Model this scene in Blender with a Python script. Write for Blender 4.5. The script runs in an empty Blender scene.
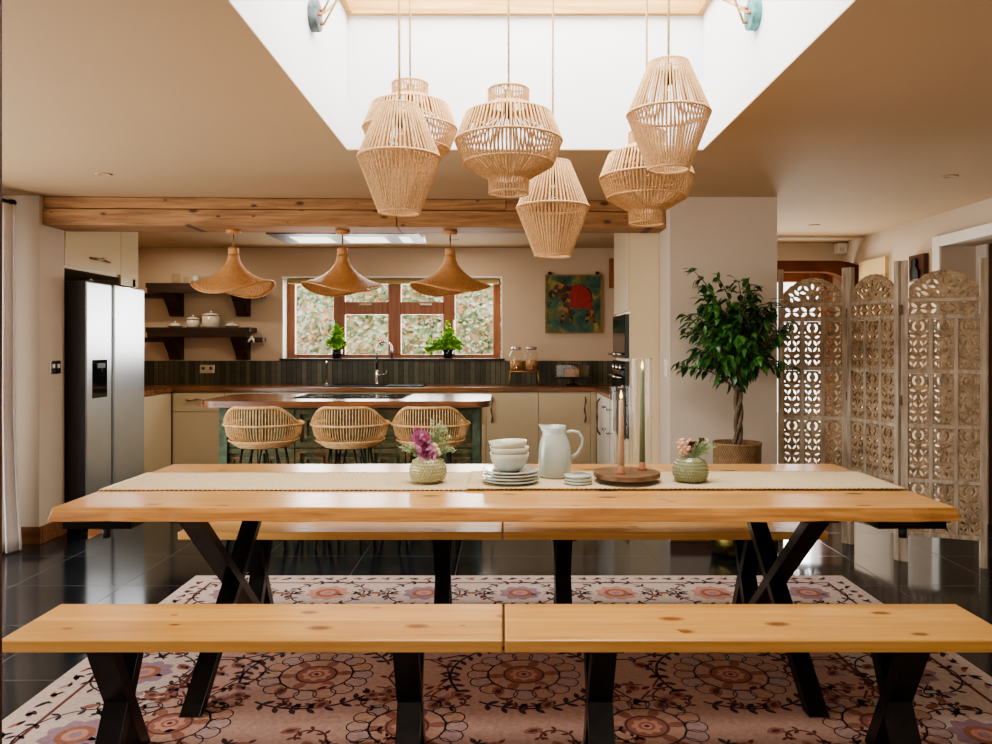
import bpy, math, random
from math import sin, cos, pi, radians, sqrt, atan2
from mathutils import Vector, Matrix, Quaternion, noise
from mathutils.geometry import tessellate_polygon
random.seed(7)
S = bpy.context.scene
COL = S.collection

# ------------------------------------------------------------------ helpers
def lin(c):
    return tuple(((x / 12.92) if x <= 0.04045 else ((x + 0.055) / 1.055) ** 2.4) for x in c)
def rgb(r, g, b):
    return (*lin((r / 255, g / 255, b / 255)), 1.0)

class MB:
    """collects geometry for ONE mesh"""
    def __init__(s):
        s.v = []; s.f = []; s.m = []; s.sm = []
    def add(s, vs, fs, m=0, smooth=False, M=None):
        o = len(s.v)
        if M is not None: vs = [tuple(M @ Vector(p)) for p in vs]
        s.v += [tuple(p) for p in vs]
        for f in fs:
            s.f.append(tuple(i + o for i in f)); s.m.append(m); s.sm.append(smooth)
    def box(s, x0, x1, y0, y1, z0, z1, m=0, M=None):
        vs = [(x0,y0,z0),(x1,y0,z0),(x1,y1,z0),(x0,y1,z0),(x0,y0,z1),(x1,y0,z1),(x1,y1,z1),(x0,y1,z1)]
        s.add(vs, [(3,2,1,0),(4,5,6,7),(0,1,5,4),(1,2,6,5),(2,3,7,6),(3,0,4,7)], m, False, M)
        return s
    def tube(s, pts, r, n=8, m=0, closed=False, caps=True, flat=1.0):
        pts = [Vector(p) for p in pts]; k = len(pts)
        rs = r if isinstance(r, (list, tuple)) else [r] * k
        vs = []; prev = None
        for i in range(k):
            a = pts[i - 1] if (i > 0 or closed) else pts[i]
            b = pts[(i + 1) % k] if (i < k - 1 or closed) else pts[i]
            t = (b - a)
            if t.length < 1e-9: t = Vector((0, 0, 1))
            t.normalize()
            if prev is None:
                u = t.cross(Vector((0, 0, 1)))
                if u.length < 1e-3: u = t.cross(Vector((1, 0, 0)))
            else:
                u = prev - t * prev.dot(t)
                if u.length < 1e-5: u = t.cross(Vector((0, 1, 0)))
            u.normalize(); w = t.cross(u); prev = u
            for j in range(n):
                q = 2 * pi * j / n
                vs.append(pts[i] + (u * cos(q) + w * sin(q) * flat) * rs[i])
        fs = []
        for i in range(k if closed else k - 1):
            i2 = (i + 1) % k
            for j in range(n):
                fs.append((i*n+j, i*n+(j+1) % n, i2*n+(j+1) % n, i2*n+j))
        if caps and not closed:
            fs.append(tuple(range(n - 1, -1, -1))); fs.append(tuple((k-1)*n + j for j in range(n)))
        s.add(vs, fs, m, True); return s
    def lathe(s, prof, c=(0,0,0), n=32, m=0, sx=1, sy=1, smooth=True):
        vs = []; fs = []; k = len(prof)
        for (r, z) in prof:
            for j in range(n):
                q = 2*pi*j/n
                vs.append((c[0]+r*cos(q)*sx, c[1]+r*sin(q)*sy, c[2]+z))
        for i in range(k-1):
            for j in range(n):
                fs.append((i*n+j, i*n+(j+1) % n, (i+1)*n+(j+1) % n, (i+1)*n+j))
        if prof[0][0] > 1e-5: fs.append(tuple(range(n-1, -1, -1)))
        if prof[-1][0] > 1e-5: fs.append(tuple((k-1)*n+j for j in range(n)))
        s.add(vs, fs, m, smooth); return s
    def shell(s, prof, **kw):
        """lathe with no caps (open profile)"""
        vs = []; fs = []; k = len(prof); n = kw.get('n', 32); c = kw.get('c', (0,0,0))
        for (r, z) in prof:
            for j in range(n):
                q = 2*pi*j/n; vs.append((c[0]+r*cos(q), c[1]+r*sin(q), c[2]+z))
        for i in range(k-1):
            for j in range(n):
                fs.append((i*n+j, i*n+(j+1) % n, (i+1)*n+(j+1) % n, (i+1)*n+j))
        s.add(vs, fs, kw.get('m', 0), True); return s
    def ball(s, c, r, n=10, m=0, sz=1.0):
        p = [(r*max(sin(pi*i/(n//2+1)), 1e-6), -r*sz*cos(pi*i/(n//2+1))) for i in range(n//2+2)]
        return s.lathe(p, c, n, m)
    def prism(s, poly, d0, d1, axis='y', m=0, M=None):
        """extrude polygon (a,b) between d0 and d1; axis = extrusion axis"""
        def P(a, b, d):
            return {'y': (a, d, b), 'x': (d, a, b), 'z': (a, b, d)}[axis]
        n = len(poly)
        vs = [P(a, b, d0) for a, b in poly] + [P(a, b, d1) for a, b in poly]
        tri = tessellate_polygon([[Vector((a, b, 0)) for a, b in poly]])
        fs = [tuple(t) for t in tri] + [tuple(i+n for i in reversed(t)) for t in tri]
        fs += [(i, (i+1) % n, (i+1) % n + n, i+n) for i in range(n)]
        s.add(vs, fs, m, False, M); return s
    def plate(s, outer, holes, d0, d1, axis='y', m=0, M=None):
        """extruded polygon with holes"""
        def P(a, b, d):
            return {'y': (a, d, b), 'x': (d, a, b), 'z': (a, b, d)}[axis]
        loops = [outer] + holes
        flat = [p for l in loops for p in l]; n = len(flat)
        tri = tessellate_polygon([[Vector((a, b, 0)) for a, b in l] for l in loops])
        vs = [P(a, b, d0) for a, b in flat] + [P(a, b, d1) for a, b in flat]
        fs = [tuple(t) for t in tri] + [tuple(i+n for i in reversed(t)) for t in tri]
        o = 0
        for l in loops:
            k = len(l)
            fs += [(o+i, o+(i+1) % k, o+(i+1) % k+n, o+i+n) for i in range(k)]
            o += k
        s.add(vs, fs, m, False, M); return s
    def poly(s, pts, m=0, M=None):
        s.add(pts, [tuple(range(len(pts)))], m, False, M); return s
    def leaf(s, base, d, up, L, W, m=0, droop=0.25):
        base = Vector(base); d = Vector(d).normalized(); side = d.cross(Vector(up))
        if side.length < 1e-4: side = d.cross(Vector((1, 0.3, 0)))
        side.normalize(); nrm = side.cross(d)
        vs = []
        for t, w in ((0, .06), (.25, .8), (.5, 1), (.75, .62), (1, .02)):
            c = base + d*L*t - nrm*(droop*L*t*t)
            vs += [c - side*W*.5*w + nrm*.12*W*w, c - nrm*0.0, c + side*W*.5*w + nrm*.12*W*w]
        fs = []
        for i in range(4):
            a = i*3; fs += [(a, a+1, a+4, a+3), (a+1, a+2, a+5, a+4)]
        s.add(vs, fs, m, True); return s
    def build(s, name, mats, parent=None, loc=None, rz=0, bevel=0, seg=2, solid=0):
        me = bpy.data.meshes.new(name)
        me.from_pydata(s.v, [], s.f)
        for mt in (mats if isinstance(mats, (list, tuple)) else [mats]): me.materials.append(mt)
        me.polygons.foreach_set('material_index', s.m)
        me.polygons.foreach_set('use_smooth', s.sm)
        me.validate(); me.update()
        o = bpy.data.objects.new(name, me); COL.objects.link(o)
        if parent is not None: o.parent = parent
        if loc is not None: o.location = loc
        o.rotation_euler.z = rz
        if solid:
            md = o.modifiers.new('Solidify', 'SOLIDIFY'); md.thickness = solid; md.offset = 0
        if bevel:
            md = o.modifiers.new('Bevel', 'BEVEL'); md.width = bevel; md.segments = seg
            md.limit_method = 'ANGLE'; md.angle_limit = radians(40)
        return o

def tag(o, label, cat, group=None, kind=None):
    o['label'] = label; o['category'] = cat
    if group: o['group'] = group
    if kind: o['kind'] = kind
    return o
def thing(name, label, cat, loc=(0,0,0), rz=0, group=None):
    o = bpy.data.objects.new(name, None); COL.objects.link(o)
    o.empty_display_size = .05
    o.location = loc; o.rotation_euler.z = rz
    return tag(o, label, cat, group)
def struct(o, label=None):
    o['kind'] = 'structure'
    if label: o['label'] = label
    return o
def dup(root, loc, rz=None, label=None):
    r = root.copy(); COL.objects.link(r); r.location = loc
    if rz is not None: r.rotation_euler.z = rz
    if label: r['label'] = label
    for ch in list(root.children):
        c = ch.copy(); COL.objects.link(c); c.parent = r
        for g in list(ch.children):
            d = g.copy(); COL.objects.link(d); d.parent = c
    return r
def circ(cx, cy, r, n=16, ry=None, a0=0):
    ry = ry or r
    return [(cx + r*cos(a0+2*pi*i/n), cy + ry*sin(a0+2*pi*i/n)) for i in range(n)]
def leafpoly(cx, cy, ang, L, W, n=4):
    """pointed leaf centred at cx,cy"""
    p = []
    for i in range(n+1):
        t = i/n; p.append((t*L - L/2, W/2*sin(pi*t)**.8))
    for i in range(n-1, 0, -1):
        t = i/n; p.append((t*L - L/2, -W/2*sin(pi*t)**.8))
    ca, sa = cos(ang), sin(ang)
    return [(cx + x*ca - y*sa, cy + x*sa + y*ca) for x, y in p]

# ------------------------------------------------------------------ materials
class NT:
    def __init__(s, name):
        s.mat = bpy.data.materials.new(name); s.mat.use_nodes = True
        s.t = s.mat.node_tree; s.t.nodes.clear()
        s.out = s.t.nodes.new('ShaderNodeOutputMaterial')
    def n(s, typ, ins=None, **props):
        nd = s.t.nodes.new('ShaderNode' + typ)
        for k, v in props.items(): setattr(nd, k, v)
        for k, v in (ins or {}).items():
            if isinstance(v, bpy.types.NodeSocket): s.t.links.new(v, nd.inputs[k])
            else: nd.inputs[k].default_value = v
        return nd
    def math(s, op, a, b=0.0):
        return s.n('Math', {0: a, 1: b}, operation=op).outputs[0]
    def ramp(s, fac, stops):
        nd = s.n('ValToRGB', {0: fac}); e = nd.color_ramp.elements
        while len(e) < len(stops): e.new(0.5)
        for i, (p, c) in enumerate(stops):
            e[i].position = p; e[i].color = c if len(c) == 4 else (*c, 1)
        return nd.outputs[0]
    def mix(s, fac, a, b, blend='MIX'):
        nd = s.n('Mix', data_type='RGBA', blend_type=blend)
        for k, v in ((0, fac), (6, a), (7, b)):
            if isinstance(v, bpy.types.NodeSocket): s.t.links.new(v, nd.inputs[k])
            else: nd.inputs[k].default_value = v
        return nd.outputs[2]
    def coords(s, scale=(1,1,1), rnd=True):
        tc = s.n('TexCoord').outputs['Object']
        if rnd:
            oi = s.n('ObjectInfo').outputs['Random']
            off = s.n('CombineXYZ', {0: s.math('MULTIPLY', oi, 13.0), 1: s.math('MULTIPLY', oi, 7.3), 2: s.math('MULTIPLY', oi, 3.1)}).outputs[0]
            tc = s.n('VectorMath', {0: tc, 1: off}, operation='ADD').outputs[0]
        return s.n('Mapping', {'Vector': tc, 'Scale': scale}).outputs[0]
    def principled(s, ins, bump=None):
        p = s.n('BsdfPrincipled', ins)
        if bump:
            h, st, dist = bump
            b = s.n('Bump', {'Height': h, 'Strength': st, 'Distance': dist})
            s.t.links.new(b.outputs[0], p.inputs['Normal'])
        s.t.links.new(p.outputs[0], s.out.inputs[0])
        return s.mat

def plain(name, col, rough=.5, metal=0, var=.12, scale=8, bump=.0, bscale=60, spec=.5, coat=0, emit=None, estr=0, trans=0, sss=0):
    t = NT(name); c = t.coords()
    nz = t.n('TexNoise', {'Vector': c, 'Scale': scale, 'Detail': 3.0}).outputs[0]
    dk = tuple(x*(1-var) for x in col[:3]) + (1,); lt = tuple(min(1, x*(1+var)) for x in col[:3]) + (1,)
    cc = t.ramp(nz, [(.3, dk), (.7, lt)])
    ins = {'Base Color': cc, 'Roughness': rough, 'Metallic': metal, 'Specular IOR Level': spec, 'Coat Weight': coat}
    if emit: ins['Emission Color'] = emit; ins['Emission Strength'] = estr
    if trans: ins['Transmission Weight'] = trans
    if sss: ins['Subsurface Weight'] = sss
    b = None
    if bump:
        b = (t.n('TexNoise', {'Vector': c, 'Scale': bscale, 'Detail': 2.0}).outputs[0], bump, .01)
    return t.principled(ins, b)

def wood(name, light, dark, axis=0, rough=.4, knots=True, plank=None, plank_axis=1, grain=1.0, coat=0, knotcol=None, knot_scale=1.0, kplane='xy'):
    t = NT(name)
    sc = [14, 14, 14]; sc[axis] = 1.1
    c = t.coords(tuple(sc)); raw = t.coords((1,1,1))
    n1 = t.n('TexNoise', {'Vector': c, 'Scale': 1.6*grain, 'Detail': 5.0, 'Roughness': .6, 'Distortion': .6}).outputs[0]
    sc2 = [90, 90, 90]; sc2[axis] = 2.5
    n2 = t.n('TexNoise', {'Vector': t.coords(tuple(sc2)), 'Scale': 1.0, 'Detail': 2.0}).outputs[0]
    f = t.math('ADD', t.math('MULTIPLY', n1, .72), t.math('MULTIPLY', n2, .28))
    mid = tuple((a+b)/2 for a, b in zip(light, dark))
    col = t.ramp(f, [(.36, dark), (.5, mid), (.62, light)])
    if plank:
        sp = t.n('SeparateXYZ', {0: t.n('TexCoord').outputs['Object']}).outputs[plank_axis]
        idx = t.math('FLOOR', t.math('DIVIDE', sp, plank))
        oi = t.n('ObjectInfo').outputs['Random']
        wn = t.n('TexWhiteNoise', {'W': t.math('ADD', idx, t.math('MULTIPLY', oi, 17.0))}, noise_dimensions='1D').outputs[0]
        k = t.math('ADD', t.math('MULTIPLY', wn, .26), .84)
        g = t.n('CombineColor', {0: k, 1: k, 2: k}).outputs[0]
        col = t.mix(1.0, col, g, 'MULTIPLY')
    if knots:
        ks = [6.5*knot_scale, 6.5*knot_scale, 6.5*knot_scale]; ks[axis] = 3.2*knot_scale
        kc = t.n('SeparateXYZ', {0: t.coords(tuple(ks))}).outputs
        kv = t.n('CombineXYZ', {0: kc[0], 1: kc[1] if kplane == 'xy' else kc[2]}).outputs[0]
        vd = t.n('TexVoronoi', {'Vector': kv, 'Scale': 1.0, 'Randomness': 1.0}, feature='F1', voronoi_dimensions='2D')
        r = t.n('SeparateColor', {0: vd.outputs['Color']}).outputs[0]
        lim = t.math('MULTIPLY', t.math('MAXIMUM', t.math('SUBTRACT', r, .15), 0.0), .085)
        k = t.math('LESS_THAN', vd.outputs['Distance'], lim)
        soft = t.math('SUBTRACT', 1.0, t.math('MINIMUM', t.math('DIVIDE', vd.outputs['Distance'], t.math('MAXIMUM', t.math('MULTIPLY', lim, 2.2), .001)), 1.0))
        soft = t.math('MINIMUM', t.math('MULTIPLY', soft, 1.8), 1.0)
        col = t.mix(t.math('MULTIPLY', soft, .85), col, knotcol or tuple(x*.25 for x in dark[:3]) + (1,))
    return t.principled({'Base Color': col, 'Roughness': rough, 'Coat Weight': coat, 'Coat Roughness': .2}, (f, .12, .01))

M = {}
M['wall_plaster'] = plain('warm_plaster', rgb(208, 193, 174), .85, var=.02, scale=1.5, bump=.06, bscale=25)
M['kitchen_wall'] = plain('kitchen_plaster', rgb(206, 184, 158), .85, var=.03, scale=1.5, bump=.05, bscale=25)
M['ceiling'] = plain('ceiling_paint', rgb(190, 163, 128), .8, var=.02, scale=1, bump=.03, bscale=30)
M['shaft_white'] = plain('bright_white_paint', rgb(228, 229, 232), .8, var=.01, scale=1)
M['white'] = plain('white_satin', rgb(240, 238, 232), .4, var=.02)
M['cream'] = plain('cream_gloss_cabinet', rgb(222, 204, 168), .22, var=.015, scale=2, coat=.3)
M['cream_panel'] = plain('cream_panel', rgb(226, 208, 172), .4, var=.015, scale=2)
M['pine_table'] = wood('oiled_pine_table', rgb(222, 170, 104), rgb(202, 144, 80), 0, .28, True, .252, 1, coat=.25, knotcol=rgb(96, 52, 26))
M['pine_edge'] = wood('oiled_pine_edge', rgb(196, 142, 80), rgb(150, 98, 50), 0, .4, False, grain=1.6)
M['pine_bench'] = wood('oiled_pine_bench', rgb(218, 166, 98), rgb(196, 142, 76), 0, .3, True, .163, 1, coat=.2, knotcol=rgb(120, 62, 30))
M['beam'] = wood('reclaimed_beam_pine', rgb(182, 138, 92), rgb(132, 92, 56), 0, .65, True, grain=1.3, knotcol=rgb(64, 34, 18), knot_scale=1.2, kplane='xz')
M['skylight_pine'] = wood('pale_skylight_pine', rgb(204, 168, 104), rgb(172, 130, 72), 0, .5, False)
M['skirting'] = wood('oak_skirting', rgb(140, 92, 50), rgb(100, 62, 32), 0, .5, False)
M['worktop'] = wood('walnut_worktop', rgb(160, 104, 62), rgb(82, 48, 28), 0, .22, False, .34, 0, coat=.5)
M['window_wood'] = wood('brown_window_wood', rgb(158, 98, 58), rgb(120, 68, 38), 2, .4, False)
M['dark_wood'] = wood('dark_stained_wood', rgb(64, 38, 26), rgb(34, 18, 12), 0, .5, False)
M['dark_door'] = wood('dark_brown_door_wood', rgb(98, 60, 38), rgb(62, 34, 20), 2, .45, False)
M['board'] = wood('olive_wood_board', rgb(136, 104, 74), rgb(88, 62, 42), 0, .45, False, grain=1.4)
M['steel_black'] = plain('raw_black_steel', rgb(34, 31, 30), .3, .7, var=.35, scale=10, bump=.05)
M['black'] = plain('matt_black', rgb(20, 20, 20), .5, var=.1)
M['black_gloss'] = plain('black_glass', rgb(10, 11, 13), .06, var=.05)
M['stainless'] = plain('brushed_stainless', rgb(200, 206, 212), .3, .85, var=.04, scale=3)
M['chrome'] = plain('chrome', rgb(205, 205, 205), .12, 1.0, var=.02)
M['fridge_side'] = plain('dark_grey_fridge_side', rgb(58, 58, 60), .4, .3, var=.05)
M['iron'] = plain('rusty_iron', rgb(136, 108, 80), .5, .4, var=.3, scale=30)
M['brass'] = plain('antique_brass', rgb(104, 90, 48), .35, 1.0, var=.3, scale=14, bump=.2, bscale=40)
M['gold_wire'] = plain('gold_wire', rgb(176, 138, 78), .35, .8, var=.1)
M['jute'] = plain('jute_rope', rgb(202, 162, 116), .9, var=.22, scale=120, bump=.5, bscale=260)
M['cord'] = plain('twisted_jute_cord', rgb(196, 168, 120), .9, var=.3, scale=90, bump=.4, bscale=200)
M['rattan'] = plain('natural_rattan', rgb(214, 176, 124), .5, var=.25, scale=40)
M['ceramic'] = plain('pale_celadon_glaze', rgb(186, 191, 180), .18, var=.06, scale=12, coat=.5)
M['ceramic_rim'] = plain('cream_celadon_glaze', rgb(206, 204, 182), .2, var=.05, scale=12, coat=.5)
M['vase'] = plain('olive_cream_glaze', rgb(176, 172, 128), .2, var=.1, scale=10, coat=.5)
M['enamel'] = plain('cream_enamel', rgb(214, 204, 184), .25, var=.04)
M['terracotta'] = plain('pink_clay', rgb(176, 118, 86), .7, var=.1)
M['candle_pink'] = plain('pale_peach_wax', rgb(194, 168, 146), .45, var=.04, sss=.1)
M['candle_green'] = plain('sage_green_wax', rgb(116, 128, 94), .45, var=.05, sss=.1)
M['flame'] = plain('candle_flame', rgb(255, 220, 140), .5, emit=rgb(255, 205, 120), estr=6)
M['curtain'] = plain('white_linen', rgb(226, 218, 214), .9, var=.04, scale=40, bump=.2, bscale=300)
M['leaf_dark'] = plain('ficus_leaf', rgb(46, 88, 34), .28, var=.35, scale=9)
M['leaf_mid'] = plain('ficus_leaf_light', rgb(72, 122, 52), .3, var=.3, scale=9)
M['leaf_herb'] = plain('herb_leaf', rgb(154, 204, 62), .5, var=.3, scale=20)
M['sprig'] = plain('sage_sprig', rgb(182, 200, 156), .7, var=.25, scale=30)
M['bark'] = plain('ficus_bark', rgb(104, 86, 66), .85, var=.3, scale=25, bump=.6, bscale=70)
M['soil'] = plain('potting_soil', rgb(48, 34, 24), .95, var=.3, scale=40, bump=.8, bscale=60)
M['purple'] = plain('dusky_purple_petal', rgb(182, 114, 150), .6, var=.25, scale=40)
M['burgundy'] = plain('burgundy_petal', rgb(104, 48, 54), .6, var=.3, scale=40)
M['blush'] = plain('blush_berry', rgb(226, 176, 150), .6, var=.2, scale=40)
M['cream_petal'] = plain('cream_petal', rgb(228, 216, 180), .6, var=.1, scale=40)
M['teal_patina'] = plain('teal_patina_metal', rgb(96, 150, 146), .6, .3, var=.45, scale=26, bump=.4, bscale=50)
M['grey_patina'] = plain('grey_patina_metal', rgb(104, 118, 118), .6, .3, var=.5, scale=26, bump=.4, bscale=50)
M['led'] = plain('light_panel', rgb(255, 255, 250), .5, emit=rgb(255, 250, 240), estr=1.6)
M['lampwarm'] = plain('downlight_lens', rgb(220, 205, 180), .5, emit=rgb(255, 236, 205), estr=.25)
M['pasta'] = plain('dry_grains', rgb(176, 128, 78), .7, var=.45, scale=70, bump=.8, bscale=90)
M['blind'] = plain('olive_blind_fabric', rgb(172, 148, 100), .8, var=.12, scale=30)
M['paving'] = plain('pale_paving', rgb(196, 186, 170), .9, var=.15, scale=4)
M['runner'] = None

def glass_mat(name, tint=(1,1,1,1), refl=.08, rough=0.02, pw=3.0):
    t = NT(name)
    nz = t.n('TexNoise', {'Vector': t.coords(), 'Scale': 3.0}).outputs[0]
    tr = t.n('BsdfTransparent', {'Color': tint}).outputs[0]
    gl = t.n('BsdfGlossy', {'Color': (1,1,1,1), 'Roughness': rough}).outputs[0]
    lw = t.n('LayerWeight', {'Blend': .25}).outputs['Facing']
    f = t.math('ADD', t.math('MULTIPLY', t.math('POWER', lw, pw), .75), t.math('ADD', refl*.8, t.math('MULTIPLY', nz, refl*.4)))
    mx = t.n('MixShader', {0: t.math('MINIMUM', f, 1.0), 1: tr, 2: gl}).outputs[0]
    t.t.links.new(mx, t.out.inputs[0]); return t.mat
M['glass'] = glass_mat('clear_glass', (1,1,1,1), .006)
M['jar_glass'] = glass_mat('jar_glass', (.97, .96, .93, 1), .03)
M['tube_glass'] = glass_mat('tube_glass', (.985, .98, .965, 1), .02, .02, 1.8)
M['green_glass'] = None
def green_glass():
    t = NT('green_pressed_glass'); c = t.coords()
    nz = t.n('TexNoise', {'Vector': c, 'Scale': 18.0}).outputs[0]
    col = t.ramp(nz, [(.3, rgb(146, 150, 104)), (.7, rgb(186, 188, 146))])
    return t.principled({'Base Color': col, 'Roughness': .12, 'Transmission Weight': .35, 'IOR': 1.4, 'Coat Weight': .6})
M['green_glass'] = green_glass()

def floor_mat():
    t = NT('black_polished_tiles')
    c = t.n('TexCoord').outputs['Object']
    sp = t.n('SeparateXYZ', {0: c}).outputs
    def line(s, off):
        f = t.math('FRACT', t.math('DIVIDE', t.math('ADD', s, off), .6))
        d = t.math('ABSOLUTE', t.math('SUBTRACT', f, .5))
        return t.math('GREATER_THAN', d, .4955)
    g = t.math('MAXIMUM', line(sp[0], .274+6), line(sp[1], 6 - 4.85 + 5.4))
    nz = t.n('TexNoise', {'Vector': c, 'Scale': 2.5, 'Detail': 6.0}).outputs[0]
    base = t.ramp(nz, [(.35, rgb(20, 23, 27)), (.7, rgb(36, 39, 44))])
    col = t.mix(g, base, rgb(72, 72, 72))
    r2 = t.math('ADD', t.math('MULTIPLY', g, .4), t.math('ADD', .07, t.math('MULTIPLY', nz, .09)))
    return t.principled({'Base Color': col, 'Roughness': r2, 'Specular IOR Level': .62})
M['floor'] = floor_mat()

def tile_mat():
    t = NT('dark_green_kit_kat_tiles')
    c = t.n('TexCoord').outputs['Object']
    sp = t.n('SeparateXYZ', {0: c}).outputs
    s = t.math('ADD', sp[0], sp[1])
    u = t.math('DIVIDE', s, .052)
    idx = t.math('FLOOR', u)
    d = t.math('ABSOLUTE', t.math('SUBTRACT', t.math('FRACT', u), .5))
    g = t.math('GREATER_THAN', d, .45)
    wn = t.n('TexWhiteNoise', {'W': idx}, noise_dimensions='1D').outputs[0]
    nz = t.n('TexNoise', {'Vector': c, 'Scale': 14.0, 'Detail': 3.0}).outputs[0]
    f = t.math('ADD', t.math('MULTIPLY', wn, .6), t.math('MULTIPLY', nz, .4))
    col = t.mix(g, t.ramp(f, [(.2, rgb(58, 58, 44)), (.5, rgb(80, 79, 62)), (.85, rgb(106, 103, 84))]), rgb(28, 26, 20))
    return t.principled({'Base Color': col, 'Roughness': .4, 'Specular IOR Level': .35}, (t.math('SUBTRACT', 1.0, g), .3, .004))
M['tiles'] = tile_mat()

def runner_mat():
    t = NT('woven_jute_runner')
    c = t.n('TexCoord').outputs['Object']
    w1 = t.n('TexWave', {'Vector': c, 'Scale': 34.0, 'Distortion': 1.2, 'Detail': 2.0}, wave_type='BANDS', bands_direction='X').outputs['Fac']
    w2 = t.n('TexWave', {'Vector': c, 'Scale': 60.0, 'Distortion': .8}, wave_type='BANDS', bands_direction='Y').outputs['Fac']
    nz = t.n('TexNoise', {'Vector': c, 'Scale': 90.0}).outputs[0]
    f = t.math('ADD', t.math('MULTIPLY', t.math('MULTIPLY', w1, w2), .5), t.math('MULTIPLY', nz, .5))
    col = t.ramp(f, [(.15, rgb(190, 164, 124)), (.45, rgb(214, 192, 154)), (.75, rgb(228, 210, 176))])
    return t.principled({'Base Color': col, 'Roughness': .95}, (f, .5, .004))
M['runner'] = runner_mat()

def screen_mat():
    t = NT('greywashed_mango_wood')
    n1 = t.n('TexNoise', {'Vector': t.coords((30, 30, 3)), 'Scale': 1.5, 'Detail': 6.0}).outputs[0]
    n2 = t.n('TexNoise', {'Vector': t.coords(), 'Scale': 4.0, 'Detail': 3.0}).outputs[0]
    f = t.math('ADD', t.math('MULTIPLY', n1, .6), t.math('MULTIPLY', n2, .4))
    col = t.ramp(f, [(.32, rgb(138, 122, 102)), (.5, rgb(182, 165, 143)), (.68, rgb(210, 196, 176))])
    return t.principled({'Base Color': col, 'Roughness': .8}, (n1, .4, .01))
M['screen'] = screen_mat()
def carved_mat():
    t = NT('carved_brown_wood'); c = t.coords()
    v = t.n('TexVoronoi', {'Vector': c, 'Scale': 48.0}, feature='DISTANCE_TO_EDGE').outputs[0]
    nz = t.n('TexNoise', {'Vector': c, 'Scale': 20.0, 'Detail': 3.0}).outputs[0]
    f = t.math('ADD', t.math('MULTIPLY', v, .7), t.math('MULTIPLY', nz, .65))
    col = t.ramp(f, [(.2, rgb(122, 100, 74)), (.45, rgb(178, 152, 120)), (.75, rgb(206, 184, 154))])
    return t.principled({'Base Color': col, 'Roughness': .85}, (f, .35, .01))
M['carved'] = carved_mat()

def wicker_mat(name, light, dark, sc=60.0):
    t = NT(name); c = t.coords(rnd=False)
    sp = t.n('SeparateXYZ', {0: c}).outputs
    ang = t.math('ARCTAN2', sp[1], sp[0])
    a = t.math('SINE', t.math('MULTIPLY', ang, 60.0)); b = t.math('SINE', t.math('MULTIPLY', sp[2], sc*8))
    nz = t.n('TexNoise', {'Vector': c, 'Scale': 30.0, 'Detail': 3.0}).outputs[0]
    f = t.math('ADD', t.math('ADD', t.math('MULTIPLY', t.math('MULTIPLY', a, b), .22), .2), t.math('MULTIPLY', nz, .6))
    col = t.ramp(f, [(.2, dark), (.7, light)])
    return t.principled({'Base Color': col, 'Roughness': .6, 'Subsurface Weight': 0.0}, (f, .5, .006))
M['wicker_shade'] = wicker_mat('orange_wicker', rgb(220, 168, 112), rgb(172, 120, 72), 45.0)
M['basket'] = wicker_mat('rope_basket', rgb(160, 128, 88), rgb(88, 64, 40), 26.0)

def painted_panels():
    t = NT('distressed_green_paint'); c = t.coords((1,1,1), False)
    n1 = t.n('TexNoise', {'Vector': c, 'Scale': 3.5, 'Detail': 5.0, 'Roughness': .7}).outputs[0]
    n2 = t.n('TexNoise', {'Vector': c, 'Scale': 16.0, 'Detail': 4.0}).outputs[0]
    f = t.math('ADD', t.math('MULTIPLY', n1, .55), t.math('MULTIPLY', n2, .45))
    col = t.ramp(f, [(.3, rgb(66, 46, 30)), (.42, rgb(128, 100, 58)), (.5, rgb(76, 84, 54)), (.57, rgb(106, 104, 70)), (.66, rgb(150, 98, 58))])
    return t.principled({'Base Color': col, 'Roughness': .65}, (n2, .5, .01))
M['painted'] = painted_panels()
M['painted_green'] = plain('pale_green_paint', rgb(84, 102, 78), .65, var=.4, scale=18, bump=.3)

def rugcol(name, c):
    return plain(name, c, .95, var=.13, scale=55, bump=.35, bscale=500, spec=.1)
RUG = [rugcol('rug_ivory', rgb(192, 173, 162)), rugcol('rug_field', rgb(176, 142, 126)), rugcol('rug_navy', rgb(70, 54, 58)),
       rugcol('rug_rust', rgb(148, 100, 82)), rugcol('rug_mauve', rgb(150, 122, 130)), rugcol('rug_brown', rgb(108, 64, 56)),
       rugcol('rug_salmon', rgb(186, 136, 118)), rugcol('rug_wine', rgb(96, 58, 62)), rugcol('rug_pale_mauve', rgb(170, 142, 134)), rugcol('rug_pale_rust', rgb(178, 140, 118))]

def hedge_mat():
    t = NT('mottled_ivy_hedge'); c = t.coords((1,1,1), False)
    v = t.n('TexVoronoi', {'Vector': c, 'Scale': 17.0}).outputs['Color']
    r = t.n('SeparateColor', {0: v}).outputs[0]
    nz = t.n('TexNoise', {'Vector': c, 'Scale': 1.6, 'Detail': 4.0}).outputs[0]
    f = t.math('ADD', t.math('MULTIPLY', r, .6), t.math('MULTIPLY', nz, .4))
    col = t.ramp(f, [(.2, rgb(86, 108, 62)), (.4, rgb(166, 180, 138)), (.55, rgb(206, 206, 178)), (.7, rgb(214, 164, 122)), (.85, rgb(222, 216, 196))])
    return t.principled({'Base Color': col, 'Roughness': .8})
M['hedge'] = hedge_mat()
HL = [plain('hedge_leaf_a', rgb(136, 158, 104), .6, var=.3), plain('hedge_leaf_b', rgb(194, 204, 166), .6, var=.2),
      plain('hedge_leaf_c', rgb(212, 152, 104), .6, var=.2), plain('hedge_leaf_d', rgb(226, 222, 196), .6, var=.1)]
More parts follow.
